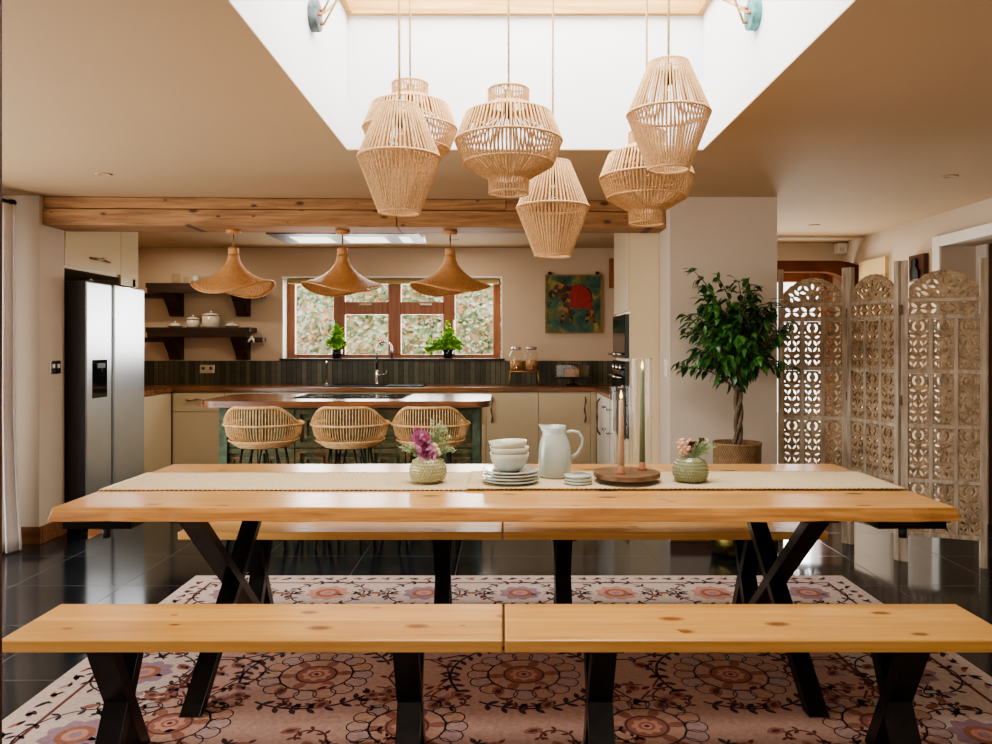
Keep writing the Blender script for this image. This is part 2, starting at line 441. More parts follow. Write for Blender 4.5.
def brick_mat():
    t = NT('pale_yellow_brick'); c = t.n('TexCoord').outputs['Object']
    m2 = t.n('Mapping', {'Vector': c, 'Rotation': (radians(90), 0, radians(90))}).outputs[0]
    b = t.n('TexBrick', {'Vector': m2, 'Color1': rgb(222, 196, 142), 'Color2': rgb(202, 172, 118), 'Mortar': rgb(206, 192, 160), 'Scale': 4.0})
    return t.principled({'Base Color': b.outputs[0], 'Roughness': .85})
M['brick'] = brick_mat()

# ------------------------------------------------------------------ camera
H = 1.31
FPX = 778.0
cam = bpy.data.cameras.new('camera'); co = bpy.data.objects.new('camera', cam); COL.objects.link(co)
co.location = (0, 0, H); co.rotation_euler = (radians(90), 0, 0)
cam.sensor_width = 36; cam.lens = FPX/992*36
cam.shift_x = -7/992; cam.shift_y = -26/992
cam.clip_start = .05; cam.clip_end = 200
S.camera = co
def W(px, py, D):
    """pixel + distance -> point"""
    return ((px-503)*D/FPX, D, H - (py-346)*D/FPX)

# ------------------------------------------------------------------ room shell
CZ = 2.31           # ceiling height
b = MB(); b.box(-3.95, 4.3, -1.3, 8.2, -.12, 0); struct(b.build('floor', M['floor']), 'black polished floor tiles with thin grey grout lines')
b = MB()
SX0, SX1, SY0, SY1 = -.795, 1.02, 2.25, 3.97
b.box(-3.95, SX0, -1.3, 8.2, CZ, CZ+.006); b.box(SX1, 4.3, -1.3, 8.2, CZ, CZ+.006)
b.box(SX0, SX1, -1.3, SY0, CZ, CZ+.006); b.box(SX0, SX1, SY1, 8.2, CZ, CZ+.006)
struct(b.build('ceiling', M['ceiling']), 'warm beige painted ceiling')
# skylight shaft
b = MB(); t_ = .1; zt = 3.16
b.box(SX0-t_, SX0, SY0-t_, SY1+t_, CZ+.0062, zt); b.box(SX1, SX1+t_, SY0-t_, SY1+t_, CZ+.0062, zt)
b.box(SX0, SX1, SY0-t_, SY0, CZ+.0062, zt); b.box(SX0, SX1, SY1, SY1+t_, CZ+.0062, zt)
struct(b.build('wall_skylight_shaft', M['shaft_white']), 'bright white shaft walls around the skylight')
# skylight window frame
b = MB()
for (x0, x1, y0, y1) in ((SX0, SX1, SY1-.03, SY1), (SX0, SX1, SY0, SY0+.03), (SX0, SX0+.03, SY0+.03, SY1-.03), (SX1-.03, SX1, SY0+.03, SY1-.03)):
    b.box(x0, x1, y0, y1, 2.995, 3.035)
for (x0, x1, y0, y1) in ((SX0, SX1, SY1-.018, SY1), (SX0, SX1, SY0, SY0+.018), (SX0, SX0+.018, SY0+.018, SY1-.018), (SX1-.018, SX1, SY0+.018, SY1-.018)):
    b.box(x0, x1, y0, y1, 3.035, 3.17)
w1 = struct(b.build('window_1', M['skylight_pine']), 'rooflight framed in pale pine boards')
b = MB(); b.box(SX0, SX1, 3.02, 3.07, 3.10, 3.17); b.box(SX0, SX1, 3.44, 3.49, 3.10, 3.17)
rb = b.build('glazing_bar', M['skylight_pine'], w1)
b = MB(); b.box(SX0-.02, SX1+.02, SY0-.02, SY1+.02, 3.172, 3.18); b.build('glass_pane', M['glass'], w1)

# kitchen back wall with window hole
WX0, WX1, WZ0, WZ1 = -2.255, -.005, 1.165, 2.02
YB = 7.94
def holed_wall(b, x0, x1, z0, z1, y0, y1, hx0, hx1, hz0, hz1, m=0):
    b.box(x0, hx0, y0, y1, z0, z1, m); b.box(hx1, x1, y0, y1, z0, z1, m)
    b.box(hx0, hx1, y0, y1, z0, hz0, m); b.box(hx0, hx1, y0, y1, hz1, z1, m)
b = MB(); holed_wall(b, -3.95, 1.5, 0, CZ, YB, YB+.26, WX0, WX1, WZ0, WZ1)
struct(b.build('wall_kitchen_back', M['kitchen_wall']), 'kitchen back wall in warm beige plaster')
# white reveal liner
b = MB(); e = .012
b.box(WX0, WX0+e, YB-.004, YB+.25, WZ0, WZ1); b.box(WX1-e, WX1, YB-.004, YB+.25, WZ0, WZ1)
b.box(WX0+e, WX1-e, YB-.004, YB+.25, WZ1-e, WZ1)
struct(b.build('trim_1', M['white']), 'white painted window reveal')
b = MB(); b.box(WX0-.02, WX1+.02, YB-.03, YB+.25, WZ0-.004, WZ0+.018); struct(b.build('trim_2', M['dark_wood'], bevel=.003), 'dark window sill')
# left kitchen wall
b = MB(); b.box(-3.95, -3.72, 5.15, 8.2, 0, CZ); struct(b.build('wall_kitchen_left', M['kitchen_wall']))
b = MB(); b.box(-3.72, -3.07, 5.15, 5.45, 0, CZ); struct(b.build('wall_pier_left', M['wall_plaster'], bevel=.006))
# left dining wall, with a glazed opening beside the table
b = MB()
b.box(-3.95, -3.42, 4.75, 5.15, 0, CZ); b.box(-3.55, -3.4, -1.3, .4, 0, CZ); b.box(-3.55, -3.4, .4, 4.75, 2.12, CZ)
struct(b.build('wall_left', M['wall_plaster']))
b = MB()
for y in (.4, 1.82, 3.24, 4.67): b.box(-3.52, -3.44, y, y+.08, 0, 2.12)
b.box(-3.52, -3.44, .4, 4.75, 2.04, 2.12); b.box(-3.52, -3.44, .4, 4.75, 0, .08)
d1 = struct(b.build('door_1', M['window_wood']), 'glazed patio doors behind the curtain')
b = MB(); b.box(-3.485, -3.475, .48, 4.67, .08, 2.04); b.build('glass_pane', M['glass'], d1)
b = MB(); b.box(-3.95, 4.3, -1.5, -1.3, 0, CZ); struct(b.build('wall_behind', M['wall_plaster']))
# right pier
b = MB(); b.box(1.12, 1.84, 5.22, 5.56, 0, CZ); b.box(1.5, 1.84, 5.56, 7.94, 0, CZ); b.box(1.5, 1.84, 7.94, 8.2, 0, CZ)
struct(b.build('wall_pier_right', M['wall_plaster']), 'pale plaster pier behind the fig tree')
# hall back wall (with door hole) and right wall
b = MB(); holed_wall(b, 1.84, 3.3, 0, CZ, 7.55, 7.75, 2.2, 3.2, 0, 2.03)
struct(b.build('wall_hall_back', M['wall_plaster']))
b = MB()
XR = 3.3
b.box(XR, XR+.3, 6.62, 7.9, 0, CZ); b.box(XR, XR+.3, 5.85, 6.30, 0, CZ); b.box(XR, XR+.3, 6.30, 6.62, 1.62, CZ)
b.box(XR, XR+.3, 4.3, 5.85, 2.06, CZ); b.box(XR, XR+.3, -1.3, 4.3, 0, CZ)
b.box(XR+.3, XR+.34, 4.2, 4.75, 0, CZ)
struct(b.build('wall_right', M['wall_plaster']))
b = MB(); b.box(XR-.02, XR, 5.85, 5.95, 0, 2.14); b.box(XR-.02, XR, 4.2, 5.85, 2.06, 2.14); struct(b.build('trim_3', M['white'], bevel=.004), 'white door casing on right wall')
b = MB(); b.box(XR+.27, XR+.31, 4.75, 5.80, 0, 2.06)
d4 = struct(b.build('door_4', M['dark_door']), 'dark brown wooden door in the right wall recess')
b = MB(); b.box(XR+.255, XR+.27, 5.72, 5.85, 0, 2.06); b.build('door_frame', M['white'], d4)
# beam
bx = thing('ceiling_beam', 'long reclaimed pine beam spanning the kitchen opening under the ceiling', 'beam')
bx['kind'] = 'thing'
def quadbeam(b, x0, x1, yl, yr, dep, z0, z1):
    vs = [(x0,yl,z0),(x1,yr,z0),(x1,min(yr+dep,5.566),z0),(x0,yl+dep,z0),(x0,yl,z1),(x1,yr,z1),(x1,min(yr+dep,5.566),z1),(x0,yl+dep,z1)]
    b.add(vs, [(3,2,1,0),(4,5,6,7),(0,1,5,4),(1,2,6,5),(2,3,7,6),(3,0,4,7)])
def beam_board(x0, x1, z0, z1, dy=0, dep=.3):
    b = MB(); L = -3.07; R = 1.118
    y0 = 5.19 + (x0-L)/(R-L)*.15 + dy; y1 = 5.19 + (x1-L)/(R-L)*.15 + dy
    quadbeam(b, x0, x1, y0, y1, dep, z0, z1)
    return b.build('beam_timber', M['beam'], bx, bevel=.006)
beam_board(-3.069, .02, 2.232, 2.308); beam_board(.024, 1.117, 2.232, 2.308, .004)
beam_board(-3.069, -.72, 2.116, 2.228, -.008); beam_board(-.716, 1.117, 2.116, 2.228, -.006)
# skirting of left pier
b = MB(); b.box(-3.46, -3.05, 5.128, 5.15, 0, .115); b.box(-3.07, -3.048, 5.15, 5.45, 0, .115)
struct(b.build('baseboard_left', M['skirting'], bevel=.004), 'brown wooden skirting around left pier')
b = MB(); b.box(1.12, 1.84, 5.2, 5.22, 0, .1); struct(b.build('baseboard_right', M['skirting'], bevel=.004))
b = MB(); b.box(-1.12, -.998, 1.5, 1.55, 0, CZ); struct(b.build('trim_4', M['dark_door']), 'dark brown upright post at the left edge')
# splashback
b = MB(); b.box(-3.72, 1.5, YB-.012, YB, .92, WZ0-.006); struct(b.build('trim_5', M['tiles']), 'dark green narrow upright tile splashback')
# outside
b = MB(); b.box(-9, 9, 8.21, 16, -.2, -.05); b.box(-12, -3.96, -4, 8.2, -.2, -.05); b.box(4.4, 9, 3, 8.2, -.2, -.05)
struct(b.build('ground', M['paving']))

# ------------------------------------------------------------------ kitchen window (window_2)
b = MB(); y0, y1 = YB+.15, YB+.21
def wbox(b, px0, px1, py0, py1, ya=y0, yb=y1):
    D = y0
    X0 = (px0-503)*D/FPX; X1 = (px1-503)*D/FPX
    Z1 = H-(py0-346)*D/FPX; Z0 = H-(py1-346)*D/FPX
    b.box(X0, X1, ya, yb, Z0, Z1)
wl, wr, wt, wb_ = 286.5, 500.5, 277, 358
wbox(b, wl, wr, wt, 284); wbox(b, wl, wr, 354.5, wb_)
wbox(b, wl, 295, 284, 354.5); wbox(b, 493, wr, 284, 354.5)
wbox(b, 333.5, 345, 284, 354.5); wbox(b, 443, 455, 284, 354.5)
wbox(b, 388, 401, 284, 354.5)
w2 = struct(b.build('window_2', M['window_wood'], bevel=.005), 'brown timber four light kitchen window')
b = MB(); wbox(b, 345, 388, 302, 314.5, y0-.012, y1); wbox(b, 401, 443, 302, 314.5, y0-.012, y1); b.build('transom', M['window_wood'], w2, bevel=.004)
b = MB(); wbox(b, wl+4, wr-4, 280, 356, y0+.03, y0+.034); b.build('glass_pane', M['glass'], w2)
for (x, yy) in ((366, 303.5), (426, 303.5)):
    b = MB(); wbox(b, x-6, x+6, yy, yy+2, y0-.03, y0-.012); b.build('vent_catch', M['chrome'], w2)
for (x, yy) in ((334.5, 325), (454, 325)):
    b = MB(); wbox(b, x-1, x+1, yy-5, yy+5, y0-.03, y0); b.build('window_handle', M['chrome'], w2)
t = thing('roman_blind', 'olive fabric blind folded up at top of kitchen window', 'blind', (-1.13, YB+.08, 1.955))
for k in range(3):
    b = MB(); b.box(-1.09, 1.09, -.02-.006*k, .02, -.012-.012*k+.03, .03-.012*k+.02); b.build('fabric_fold', M['blind'], t, bevel=.004)
# hedge outside
b = MB(); nx, nz = 70, 36
for j in range(nz+1):
    for i in range(nx+1):
        x = -5.5+8*i/nx; z = -.1+4*j/nz
        y = 10.3 + .9*(z/4) + .22*noise.noise((x*2.1, z*2.1, 3)) + .08*noise.noise((x*7, z*7, 1))
        b.v.append((x, y, z))
for j in range(nz):
    for i in range(nx):
        a = j*(nx+1)+i; b.f.append((a, a+1, a+nx+2, a+nx+1)); b.m.append(0); b.sm.append(True)
for k in range(5200):
    x = random.uniform(-3.6, .6); z = random.uniform(.6, 2.9)
    y = 10.28 + .9*(z/4) + .22*noise.noise((x*2.1, z*2.1, 3)) + .08*noise.noise((x*7, z*7, 1))
    clump = noise.noise((x*1.7+5, z*2.4, 9))
    mi = random.choices((1, 2, 3, 4), (4, 5, 2.2 + 5*max(0, clump), 3))[0]
    d = Vector((random.uniform(-1, 1), random.uniform(-1, -.1), random.uniform(-1, .6)))
    b.leaf((x, y, z), d, (random.uniform(-.3, .3), -1, .6), random.uniform(.05, .09), random.uniform(.03, .06), mi)
o = b.build('hedge', [M['hedge']] + HL); tag(o, 'mottled green and orange ivy hedge outside the kitchen window', 'hedge')

# ------------------------------------------------------------------ kitchen cabinets
def branch_handle(parent, p0, p1, out, name='handle'):
    b = MB(); pts = []
    p0 = Vector(p0); p1 = Vector(p1); out = Vector(out)
    side = (p1-p0).normalized().cross(out).normalized()
    for i in range(9):
        t = i/8; o = out*(.03 if 0 < i < 8 else .0) + side*.006*sin(t*9)
        pts.append(p0.lerp(p1, t) + o)
    b.tube(pts, [.008+.003*sin(i*2.1) for i in range(9)], 6); return b.build(name, M['iron'], parent)
YF = 7.36
cabw = .495
def unit(x0, label, drawer=False, hside=1):
    t = thing('base_cabinet', label, 'cabinet', (x0, YF, 0), 0, 'cream base cabinets along the back wall')
    b = MB(); b.box(.001, cabw-.001, .02, .55, .1, .875); b.build('carcass', M['cream'], t)
    b = MB(); b.box(0.003, cabw-.003, .06, .08, 0, .1); b.build('plinth', M['cream'], t)
    if label.startswith('cream cabinet with right'):
        b = MB(); b.box(cabw, cabw+.055, .002, .02, .1, .875); b.build('filler_strip', M['cream'], t)
    if drawer:
        b = MB(); b.box(.002, cabw-.002, 0, .019, .69, .868); d = b.build('drawer', M['cream'], t, bevel=.003)
        branch_handle(d, (.13, 0, .80), (.37, 0, .80), (0, -1, 0))
        b = MB(); b.box(.002, cabw-.002, 0, .019, .11, .685); b.build('door', M['cream'], t, bevel=.003)
    else:
        b = MB(); b.box(.002, cabw-.002, 0, .019, .11, .868); d = b.build('door', M['cream'], t, bevel=.003)
        hx = .055 if hside < 0 else cabw-.055
        branch_handle(d, (hx, 0, .59), (hx, 0, .83), (0, -1, 0))
    return t
xs = [-.16+cabw*(i-6) for i in range(8)]
labs = ['cream cabinet with drawer and iron bar handle beside the fridge corner', 'cream base cabinet second from the fridge corner, behind the island',
        'cream base cabinet under left end of sink, behind the island', 'cream base cabinet below the black sink, behind the island',
        'cream base cabinet under right end of sink, behind the island', 'cream base cabinet between sink and end of island',
        'cream cabinet with left wavy handle, under the glass drink dispensers', 'cream cabinet with right wavy handle, under the glass cake box']
for i, x in enumerate(xs): unit(x, labs[i], i == 0, -1 if i in (6, 1, 3) else 1)
# left return unit
t = thing('base_cabinet', 'cream cabinet facing sideways between the fridge and back corner', 'cabinet', (-3.13, 6.42, 0))
b = MB(); b.box(-.58, -.02, 0, .93, .1, .875); b.build('carcass', M['cream'], t)
b = MB(); b.box(-.1, -.06, 0, .93, 0, .1); b.build('plinth', M['cream'], t)
b = MB(); b.box(-.019, 0, .003, .92, .11, .868); d = b.build('door', M['cream'], t, bevel=.003)
branch_handle(d, (0, .14, .60), (0, .14, .84), (1, 0, 0))
# right return: dishwasher-like white door unit, tall oven unit
t = thing('base_cabinet', 'pale cabinet with dark wavy handle in right kitchen corner facing sideways', 'cabinet', (.887, 6.23, 0))
b = MB(); b.box(.02, .6, 0, 1.12, .1, .875); b.build('carcass', M['cream'], t)
b = MB(); b.box(.06, .1, 0, 1.12, 0, .1); b.build('plinth', M['cream'], t)
b = MB(); b.box(0, .019, .56, 1.11, .11, .868); d = b.build('door', M['white'], t, bevel=.003)
branch_handle(d, (0, .86, .50), (0, .86, .84), (-1, 0, 0))
b = MB(); b.box(0, .019, .003, .555, .11, .868); d = b.build('door', M['white'], t, bevel=.003)
for z in (.79, .6, .2):
    b = MB(); b.tube([(0, .1, z), (-.035, .1, z), (-.035, .45, z), (0, .45, z)], .008, 8); b.build('rail', M['chrome'], d)
t = thing('oven_housing', 'tall cream oven housing at the kitchen right side', 'oven', (.887, 5.57, 0))
b = MB(); b.box(.02, .605, 0, .65, 0, CZ-.005); b.build('carcass', M['cream_panel'], t)
b = MB(); b.box(0, .02, .003, .647, 1.56, CZ-.02); b.build('door', M['cream'], t, bevel=.003)
b = MB(); b.box(0, .02, .003, .647, .11, .62); b.build('door', M['cream'], t, bevel=.003)
b = MB(); b.box(-.012, .02, .02, .63, 1.22, 1.54); ov = b.build('oven_door', M['black_gloss'], t, bevel=.003)
b = MB(); b.tube([(-.012, .07, 1.25), (-.05, .07, 1.25), (-.05, .58, 1.25), (-.012, .58, 1.25)], .009, 8); b.build('oven_handle', M['chrome'], ov)
b = MB(); b.box(-.012, .02, .02, .63, .64, 1.2); ov = b.build('oven_door', M['black_gloss'], t, bevel=.003)
b = MB(); b.tube([(-.012, .07, 1.08), (-.05, .07, 1.08), (-.05, .58, 1.08), (-.012, .58, 1.08)], .009, 8); b.build('oven_handle', M['chrome'], ov)
for k in range(3): b = MB(); b.tube([(-.012, .15+.17*k, 1.15), (-.035, .15+.17*k, 1.15)], .022, 14); b.build('control_knob', M['chrome'], ov)
# worktop
b = MB()
b.box(-3.72, 1.49, YF-.02, YB-.012, .878, .918); b.box(-3.72, -3.105, 6.40, YF-.02, .878, .918); b.box(.862, 1.49, 6.225, YF-.02, .878, .918)
o = b.build('worktop', M['worktop'], bevel=.004); tag(o, 'dark walnut worktop running round the kitchen walls', 'worktop')
# sink
sx0 = (327-503)*7.6/FPX; sx1 = (424-503)*7.6/FPX
t = thing('sink', 'black inset sink under the kitchen window', 'sink', ((sx0+sx1)/2, 7.62, .918)); hw = (sx1-sx0)/2
b = MB(); b.plate([(-hw, -.23), (hw, -.23), (hw, .2), (-hw, .2)], [[(-hw+.05, -.19), (-hw+.05, .14), (.12, .14), (.12, -.19)]], 0, .012, 'z'); b.build('rim', M['black'], t, bevel=.003)
b = MB(); b.box(-hw+.05, .12, -.19, .14, .0005, .003); b.build('basin', M['black_gloss'], t)
b = MB()
for k in range(6): b.box(.16+.05*k, .175+.05*k, -.17, .12, .012, .016)
b.build('drainer', M['black'], t)
tx = (377-503)*7.8/FPX
t = thing('kitchen_tap', 'tall chrome gooseneck tap at the sink', 'tap', (tx, 7.79, .918))
b = MB(); b.lathe([(.028, 0), (.028, .01), (.02, .015), (.018, .14), (.013, .15)], n=16); b.build('tap_body', M['chrome'], t)
R_ = .075; pts = [(0, 0, .1), (0, 0, .36)] + [(R_-R_*cos(a), -.0, .36+R_*sin(a)) for a in [pi*i/10 for i in range(1, 11)]] + [(2*R_, 0, .27)]
b = MB(); b.tube(pts, .011, 10); b.build('spout', M['chrome'], t)
b = MB(); b.tube([(.015, 0, .1), (.09, 0, .11), (.1, 0, .15)], .008, 8); b.build('lever', M['chrome'], t)
t = thing('filter_tap', 'short slim chrome tap left of the gooseneck tap', 'tap', ((327-503)*7.8/FPX, 7.79, .918))
b = MB(); b.lathe([(.02, 0), (.02, .02), (.012, .03)], n=14); b.build('tap_body', M['chrome'], t)
b = MB(); b.tube([(0, 0, .02), (0, 0, .2), (.005, -.03, .235), (.01, -.07, .22)], .008, 8); b.build('spout', M['chrome'], t)

# tall cabinet over fridge
t = thing('tall_cabinet', 'cream tall cabinet framing the steel fridge', 'cabinet', (-3.07, 5.45, 0))
b = MB(); b.box(-.62, -.02, .005, 1.10, 1.86, CZ-.004); b.box(-.62, 0, 1.0, 1.05, 0, 1.86); b.box(-.62, -.03, .005, .03, 0, 1.86); b.box(-.64, -.62, .005, 1.1, 0, CZ-.004)
b.build('carcass', M['cream'], t)
b = MB(); b.box(-.019, 0, .01, .80, 1.88, CZ-.008); d = b.build('door', M['cream'], t, bevel=.003)
branch_handle(d, (0, .33, 1.965), (0, .60, 1.965), (1, 0, 0))
b = MB(); b.box(-.019, 0, .803, 1.10, 1.80, CZ-.008); b.build('filler_panel', M['cream'], t, bevel=.002)
# fridge
t = thing('fridge', 'large stainless two door fridge freezer with black ice dispenser', 'fridge', (-2.93, 5.47, 0))
b = MB(); b.box(-.70, -.06, .01, .90, .03, 1.765); b.build('body', M['fridge_side'], t, bevel=.005)
b = MB()
for x in (-.6, -.12):
    for y in (.06, .82): b.box(x, x+.05, y, y+.05, 0, .03)
b.build('foot', M['black'], t)
b = MB(); b.box(-.055, 0, .0, .36, .05, 1.77); d = b.build('door', M['stainless'], t, bevel=.012, seg=3)
b = MB(); b.box(-.02, .003, .08, .285, .935, 1.21); g = b.build('ice_dispenser', M['black_gloss'], d, bevel=.002)
b = MB(); b.box(.003, .012, .13, .24, 1.15, 1.185); b.tube([(.01, .185, 1.15), (.01, .185, 1.12)], .01, 10); b.build('dispenser_spout', M['fridge_side'], d)
b = MB(); b.box(-.056, -.006, -.004, 0.0, .052, 1.768); b.build('door_edge', M['fridge_side'], d)
b = MB(); b.box(-.055, 0, .393, .893, .05, 1.77); b.build('door', M['stainless'], t, bevel=.012, seg=3)
b = MB(); b.box(-.05, -.02, .36, .393, .06, 1.76); b.build('door_gap', M['black'], t)
b = MB(); b.tube([(-.05, .04, 1.77), (-.05, .16, 1.785), (-.1, .2, 1.77)], .014, 8); b.build('hinge_cover', M['black'], t)

# switch on left pier, socket on splashback, switch on right pier
def faceplate(name, label, loc, rz, w=.09, h=.09, rockers=2, material='chrome'):
    t = thing(name, label, 'socket' if 'socket' in name else 'switch', loc, rz)
    b = MB(); b.box(-w/2, w/2, -.008, 0, -h/2, h/2); p = b.build('plate', M[material], t, bevel=.003)
    for k in range(rockers):
        x = -w/4 + w/2*k if rockers > 1 else 0
        b = MB(); b.box(x-.012, x+.012, -.013, -.008, -.006, .022); b.build('rocker', M['black' if 'socket' in name else 'white'], t, bevel=.002)
    return t
faceplate('light_switch', 'chrome switch plate on the left pier beside the fridge', (-3.07, 5.33, 1.165), radians(90), .12)
faceplate('wall_socket', 'chrome double socket on green tiles below the wooden shelves', ((207-503)*7.92/FPX, YB-.012, 1.075), 0, .15, .09)
faceplate('thermostat_switch', 'small switch plate on inner side of right pier', (1.12, 5.33, 1.16), radians(-90), .07, .12, 1, 'white')

# ------------------------------------------------------------------ island
IX0, IX1, IY0, IY1 = -2.09, -.09, 5.42, 6.26
t = thing('kitchen_island', 'kitchen island with rounded walnut top and distressed green carved panels', 'kitchen island', (IX0, IY0, 0))
pts = []
wI, dI, r = IX1-IX0, IY1-IY0, .13
for (cx, cy, a0) in ((wI-r, r, -90), (wI-r, dI-r, 0), (r-.06, dI-r, 90), (r-.06, r, 180)):
    for k in range(7):
        a = radians(a0+15*k); pts.append((cx+r*cos(a), cy+r*sin(a)))
b = MB(); b.prism(pts, .88, .925, 'z'); b.build('island_top', M['worktop'], t, bevel=.004)
b = MB(); b.box(.07, 1.92, .18, .78, 0, .88); base = b.build('base', M['painted'], t)
b = MB(); cols = 7; cw = 1.85/cols
for i in range(cols):
    for j in range(3):
        x0 = .07+cw*i; z0 = .02+.28*j
        for (ins, dep, th) in ((.0, .028, .035), (.06, .016, .02)):
            a0, a1, c0, c1 = x0+ins+.004, x0+cw-ins-.004, z0+ins+.004, z0+.28-ins-.004
            y = .18-dep
            b.box(a0, a1, y, .18, c0, c0+th); b.box(a0, a1, y, .18, c1-th, c1); b.box(a0, a0+th, y, .18, c0+th, c1-th); b.box(a1-th, a1, y, .18, c0+th, c1-th)
b.build('carved_panels', M['painted'], base)
b = MB(); b.box(1.87, 1.925, .13, .2, 0, .878); b.build('corner_post', M['painted_green'], base)
b = MB(); b.box(.065, .12, .13, .2, 0, .878); b.build('corner_post', M['painted_green'], base)
t = thing('induction_hob', 'black glass hob set in the island top', 'hob', ((297-503)*5.95/FPX, 5.72, .925))
hw = (412-297)*5.9/FPX
b = MB(); b.box(0.03, hw-.02, -.02, .47, 0, .006); pl = b.build('glass_plate', M['black_gloss'], t, bevel=.002)
for (x, y, r) in ((.22, .1, .08), (.22, .34, .1), (.62, .1, .1), (.62, .34, .08)):
    b = MB(); b.plate(circ(x, y, r, 24), [circ(x, y, r-.004, 24)[::-1]], .006, .0065, 'z'); b.build('ring_mark', M['fridge_side'], pl)

# ------------------------------------------------------------------ rattan stools
def make_stool():
    t = thing('rattan_stool', 'rattan bucket bar stool at left end of island', 'bar stool', (0, 0, 0), 0, 'rattan bar stools at the island')
    def sm(x): x = max(0, min(1, x)); return x*x*(3-2*x)
    def rim(th, f):
        # f: 0 seat, 1 arm rail, 2 top rim;  th=0 is the back (towards -y)
        a = abs(th)
        back = 1-sm((a-.5)/.95)
        zt = .80 + .115*back
        if f == 0: r, z = .165, .650
        elif f == 1: r, z = .252, .795 + .0*back
        else: r, z = .250, zt
        sx = 1.0; sy = .92
        return Vector((r*sin(th)*sx, -r*cos(th)*sy, z))
    TH = radians(128); N = 58
    b = MB()
    ths = [-TH + 2*TH*i/N for i in range(N+1)]
    for th in ths:
        p0, p1, p2 = rim(th, 0), rim(th, 1), rim(th, 2)
        pm = (p0+p1)/2 + Vector((p0.x, p0.y, 0)).normalized()*.026
        b.tube([p0, pm, p1] + ([p2] if (p2-p1).length > .004 else []), .0038, 5)
    b.build('backrest_rods', M['rattan'], t)
    b = MB()
    fine = [-TH + 2*TH*i/60 for i in range(61)]
    b.tube([rim(th, 2) for th in fine], .0095, 7); b.build('top_rim', M['rattan'], t)
    b = MB(); b.tube([rim(th, 1) + Vector((rim(th, 1).x, rim(th, 1).y, 0)).normalized()*.008 for th in fine], .0075, 7); b.build('arm_rail', M['rattan'], t)
    b = MB()
    for k in range(4):
        ff = k*.09
        b.tube([rim(th, 0).lerp(rim(th, 1), ff) + Vector((rim(th, 0).x, rim(th, 0).y, 0)).normalized()*(.005+.011*k) for th in fine], .0058, 5)
    b.build('woven_band', M['rattan'], t)
    b = MB(); b.lathe([(.001, .64), (.16, .64), (.172, .65), (.165, .665), (.001, .668)], n=28, sy=.92); b.build('seat', M['basket'], t)
    for sx_ in (-1, 1):
        for sy_ in (-1, 1):
            b = MB(); b.tube([(sx_*.11, sy_*.1, .645), (sx_*.19, sy_*.18, 0)], .008, 8); b.tube([(sx_*.04, sy_*.1, .645), (sx_*.187, sy_*.176, .02)], .006, 8)
            b.build('leg', M['black'], t)
    b = MB(); b.tube([(-.167, -.157, .22), (.167, -.157, .22), (.167, .157, .22), (-.167, .157, .22)], .006, 8, closed=True); b.build('footrest', M['black'], t)
    return t
sl = ['rattan bucket bar stool at left end of the island', 'middle rattan bucket bar stool at the island', 'rattan bucket bar stool behind the purple flowers']
st = make_stool(); st.location = (-1.59, 5.18, 0); st['label'] = sl[0]
dup(st, (-1.015, 5.18, 0), None, sl[1]); dup(st, (-.48, 5.18, 0), None, sl[2])

# ------------------------------------------------------------------ wicker pendants on beam
def wicker_pendant(loc, rz, label, amp=.05):
    t = thing('wicker_pendant', label, 'pendant lamp', loc, rz, 'wicker pendants over the island')
    b = MB(); b.lathe([(.001, 0), (.05, 0), (.05, -.02), (.03, -.028), (.001, -.028)][::-1], n=24); b.build('ceiling_rose', M['wicker_shade'], t)
    b = MB(); b.tube([(0, 0, -.02), (0, 0, -.15)], .005, 8); b.build('cord', M['iron'], t)
    b = MB(); b.lathe([(.001, -.185), (.036, -.185), (.036, -.13), (.03, -.122), (.001, -.122)], n=24); b.build('cap', M['wicker_shade'], t)
    prof = [(.034, -.17), (.038, -.20), (.05, -.235), (.08, -.275), (.13, -.32), (.19, -.355), (.24, -.375), (.272, -.385)]
    b = MB(); n = 56
    for (r, z) in prof:
        for j in range(n):
            q = 2*pi*j/n; k = (r/.272)**1.8
            b.v.append((r*cos(q)*(1+.02*k*cos(2*q)), r*sin(q), z - .02*k + k*amp*cos(2*q)))
    for i in range(len(prof)-1):
        for j in range(n):
            b.f.append((i*n+j, i*n+(j+1) % n, (i+1)*n+(j+1) % n, (i+1)*n+j)); b.m.append(0); b.sm.append(True)
    b.build('shade', M['wicker_shade'], t, solid=.006)
    b = MB(); b.tube([(.272*cos(q)*(1+.02*cos(2*q)), .272*sin(q), -.405+amp*cos(2*q)) for q in [2*pi*j/n for j in range(n)]], .006, 6, closed=True); b.build('rim', M['wicker_shade'], t)
    b = MB(); b.ball((0, 0, -.25), .03, 12); b.build('bulb', M['white'], t)
    return t
wicker_pendant((-1.87, 5.40, 2.116), radians(-8), 'orange wicker hat pendant hanging in front of the wooden shelves')
wicker_pendant((-1.12, 5.43, 2.116), radians(28), 'orange wicker hat pendant at the left of the kitchen window', .036)
wicker_pendant((-.37, 5.45, 2.116), radians(24), 'orange wicker hat pendant at the right of the kitchen window', .034)

# ceiling extractor
t = thing('ceiling_extractor', 'flat ceiling extractor hood with lit panels above the island', 'extractor hood', (-1.25, 6.0, 2.137))
b = MB(); b.box(-.495, .625, -.26, .26, .012, CZ-2.137-.002); b.build('housing', M['stainless'], t, bevel=.004)
b = MB(); b.box(-.5, .63, -.265, .265, 0, .012); b.build('rim', M['fridge_side'], t)
for (x0, x1) in ((-.365, -.075), (.035, .35), (.46, .54)):
    b = MB(); b.box(x0, x1, -.12, .2, -.004, 0); b.build('light_panel', M['led'], t)

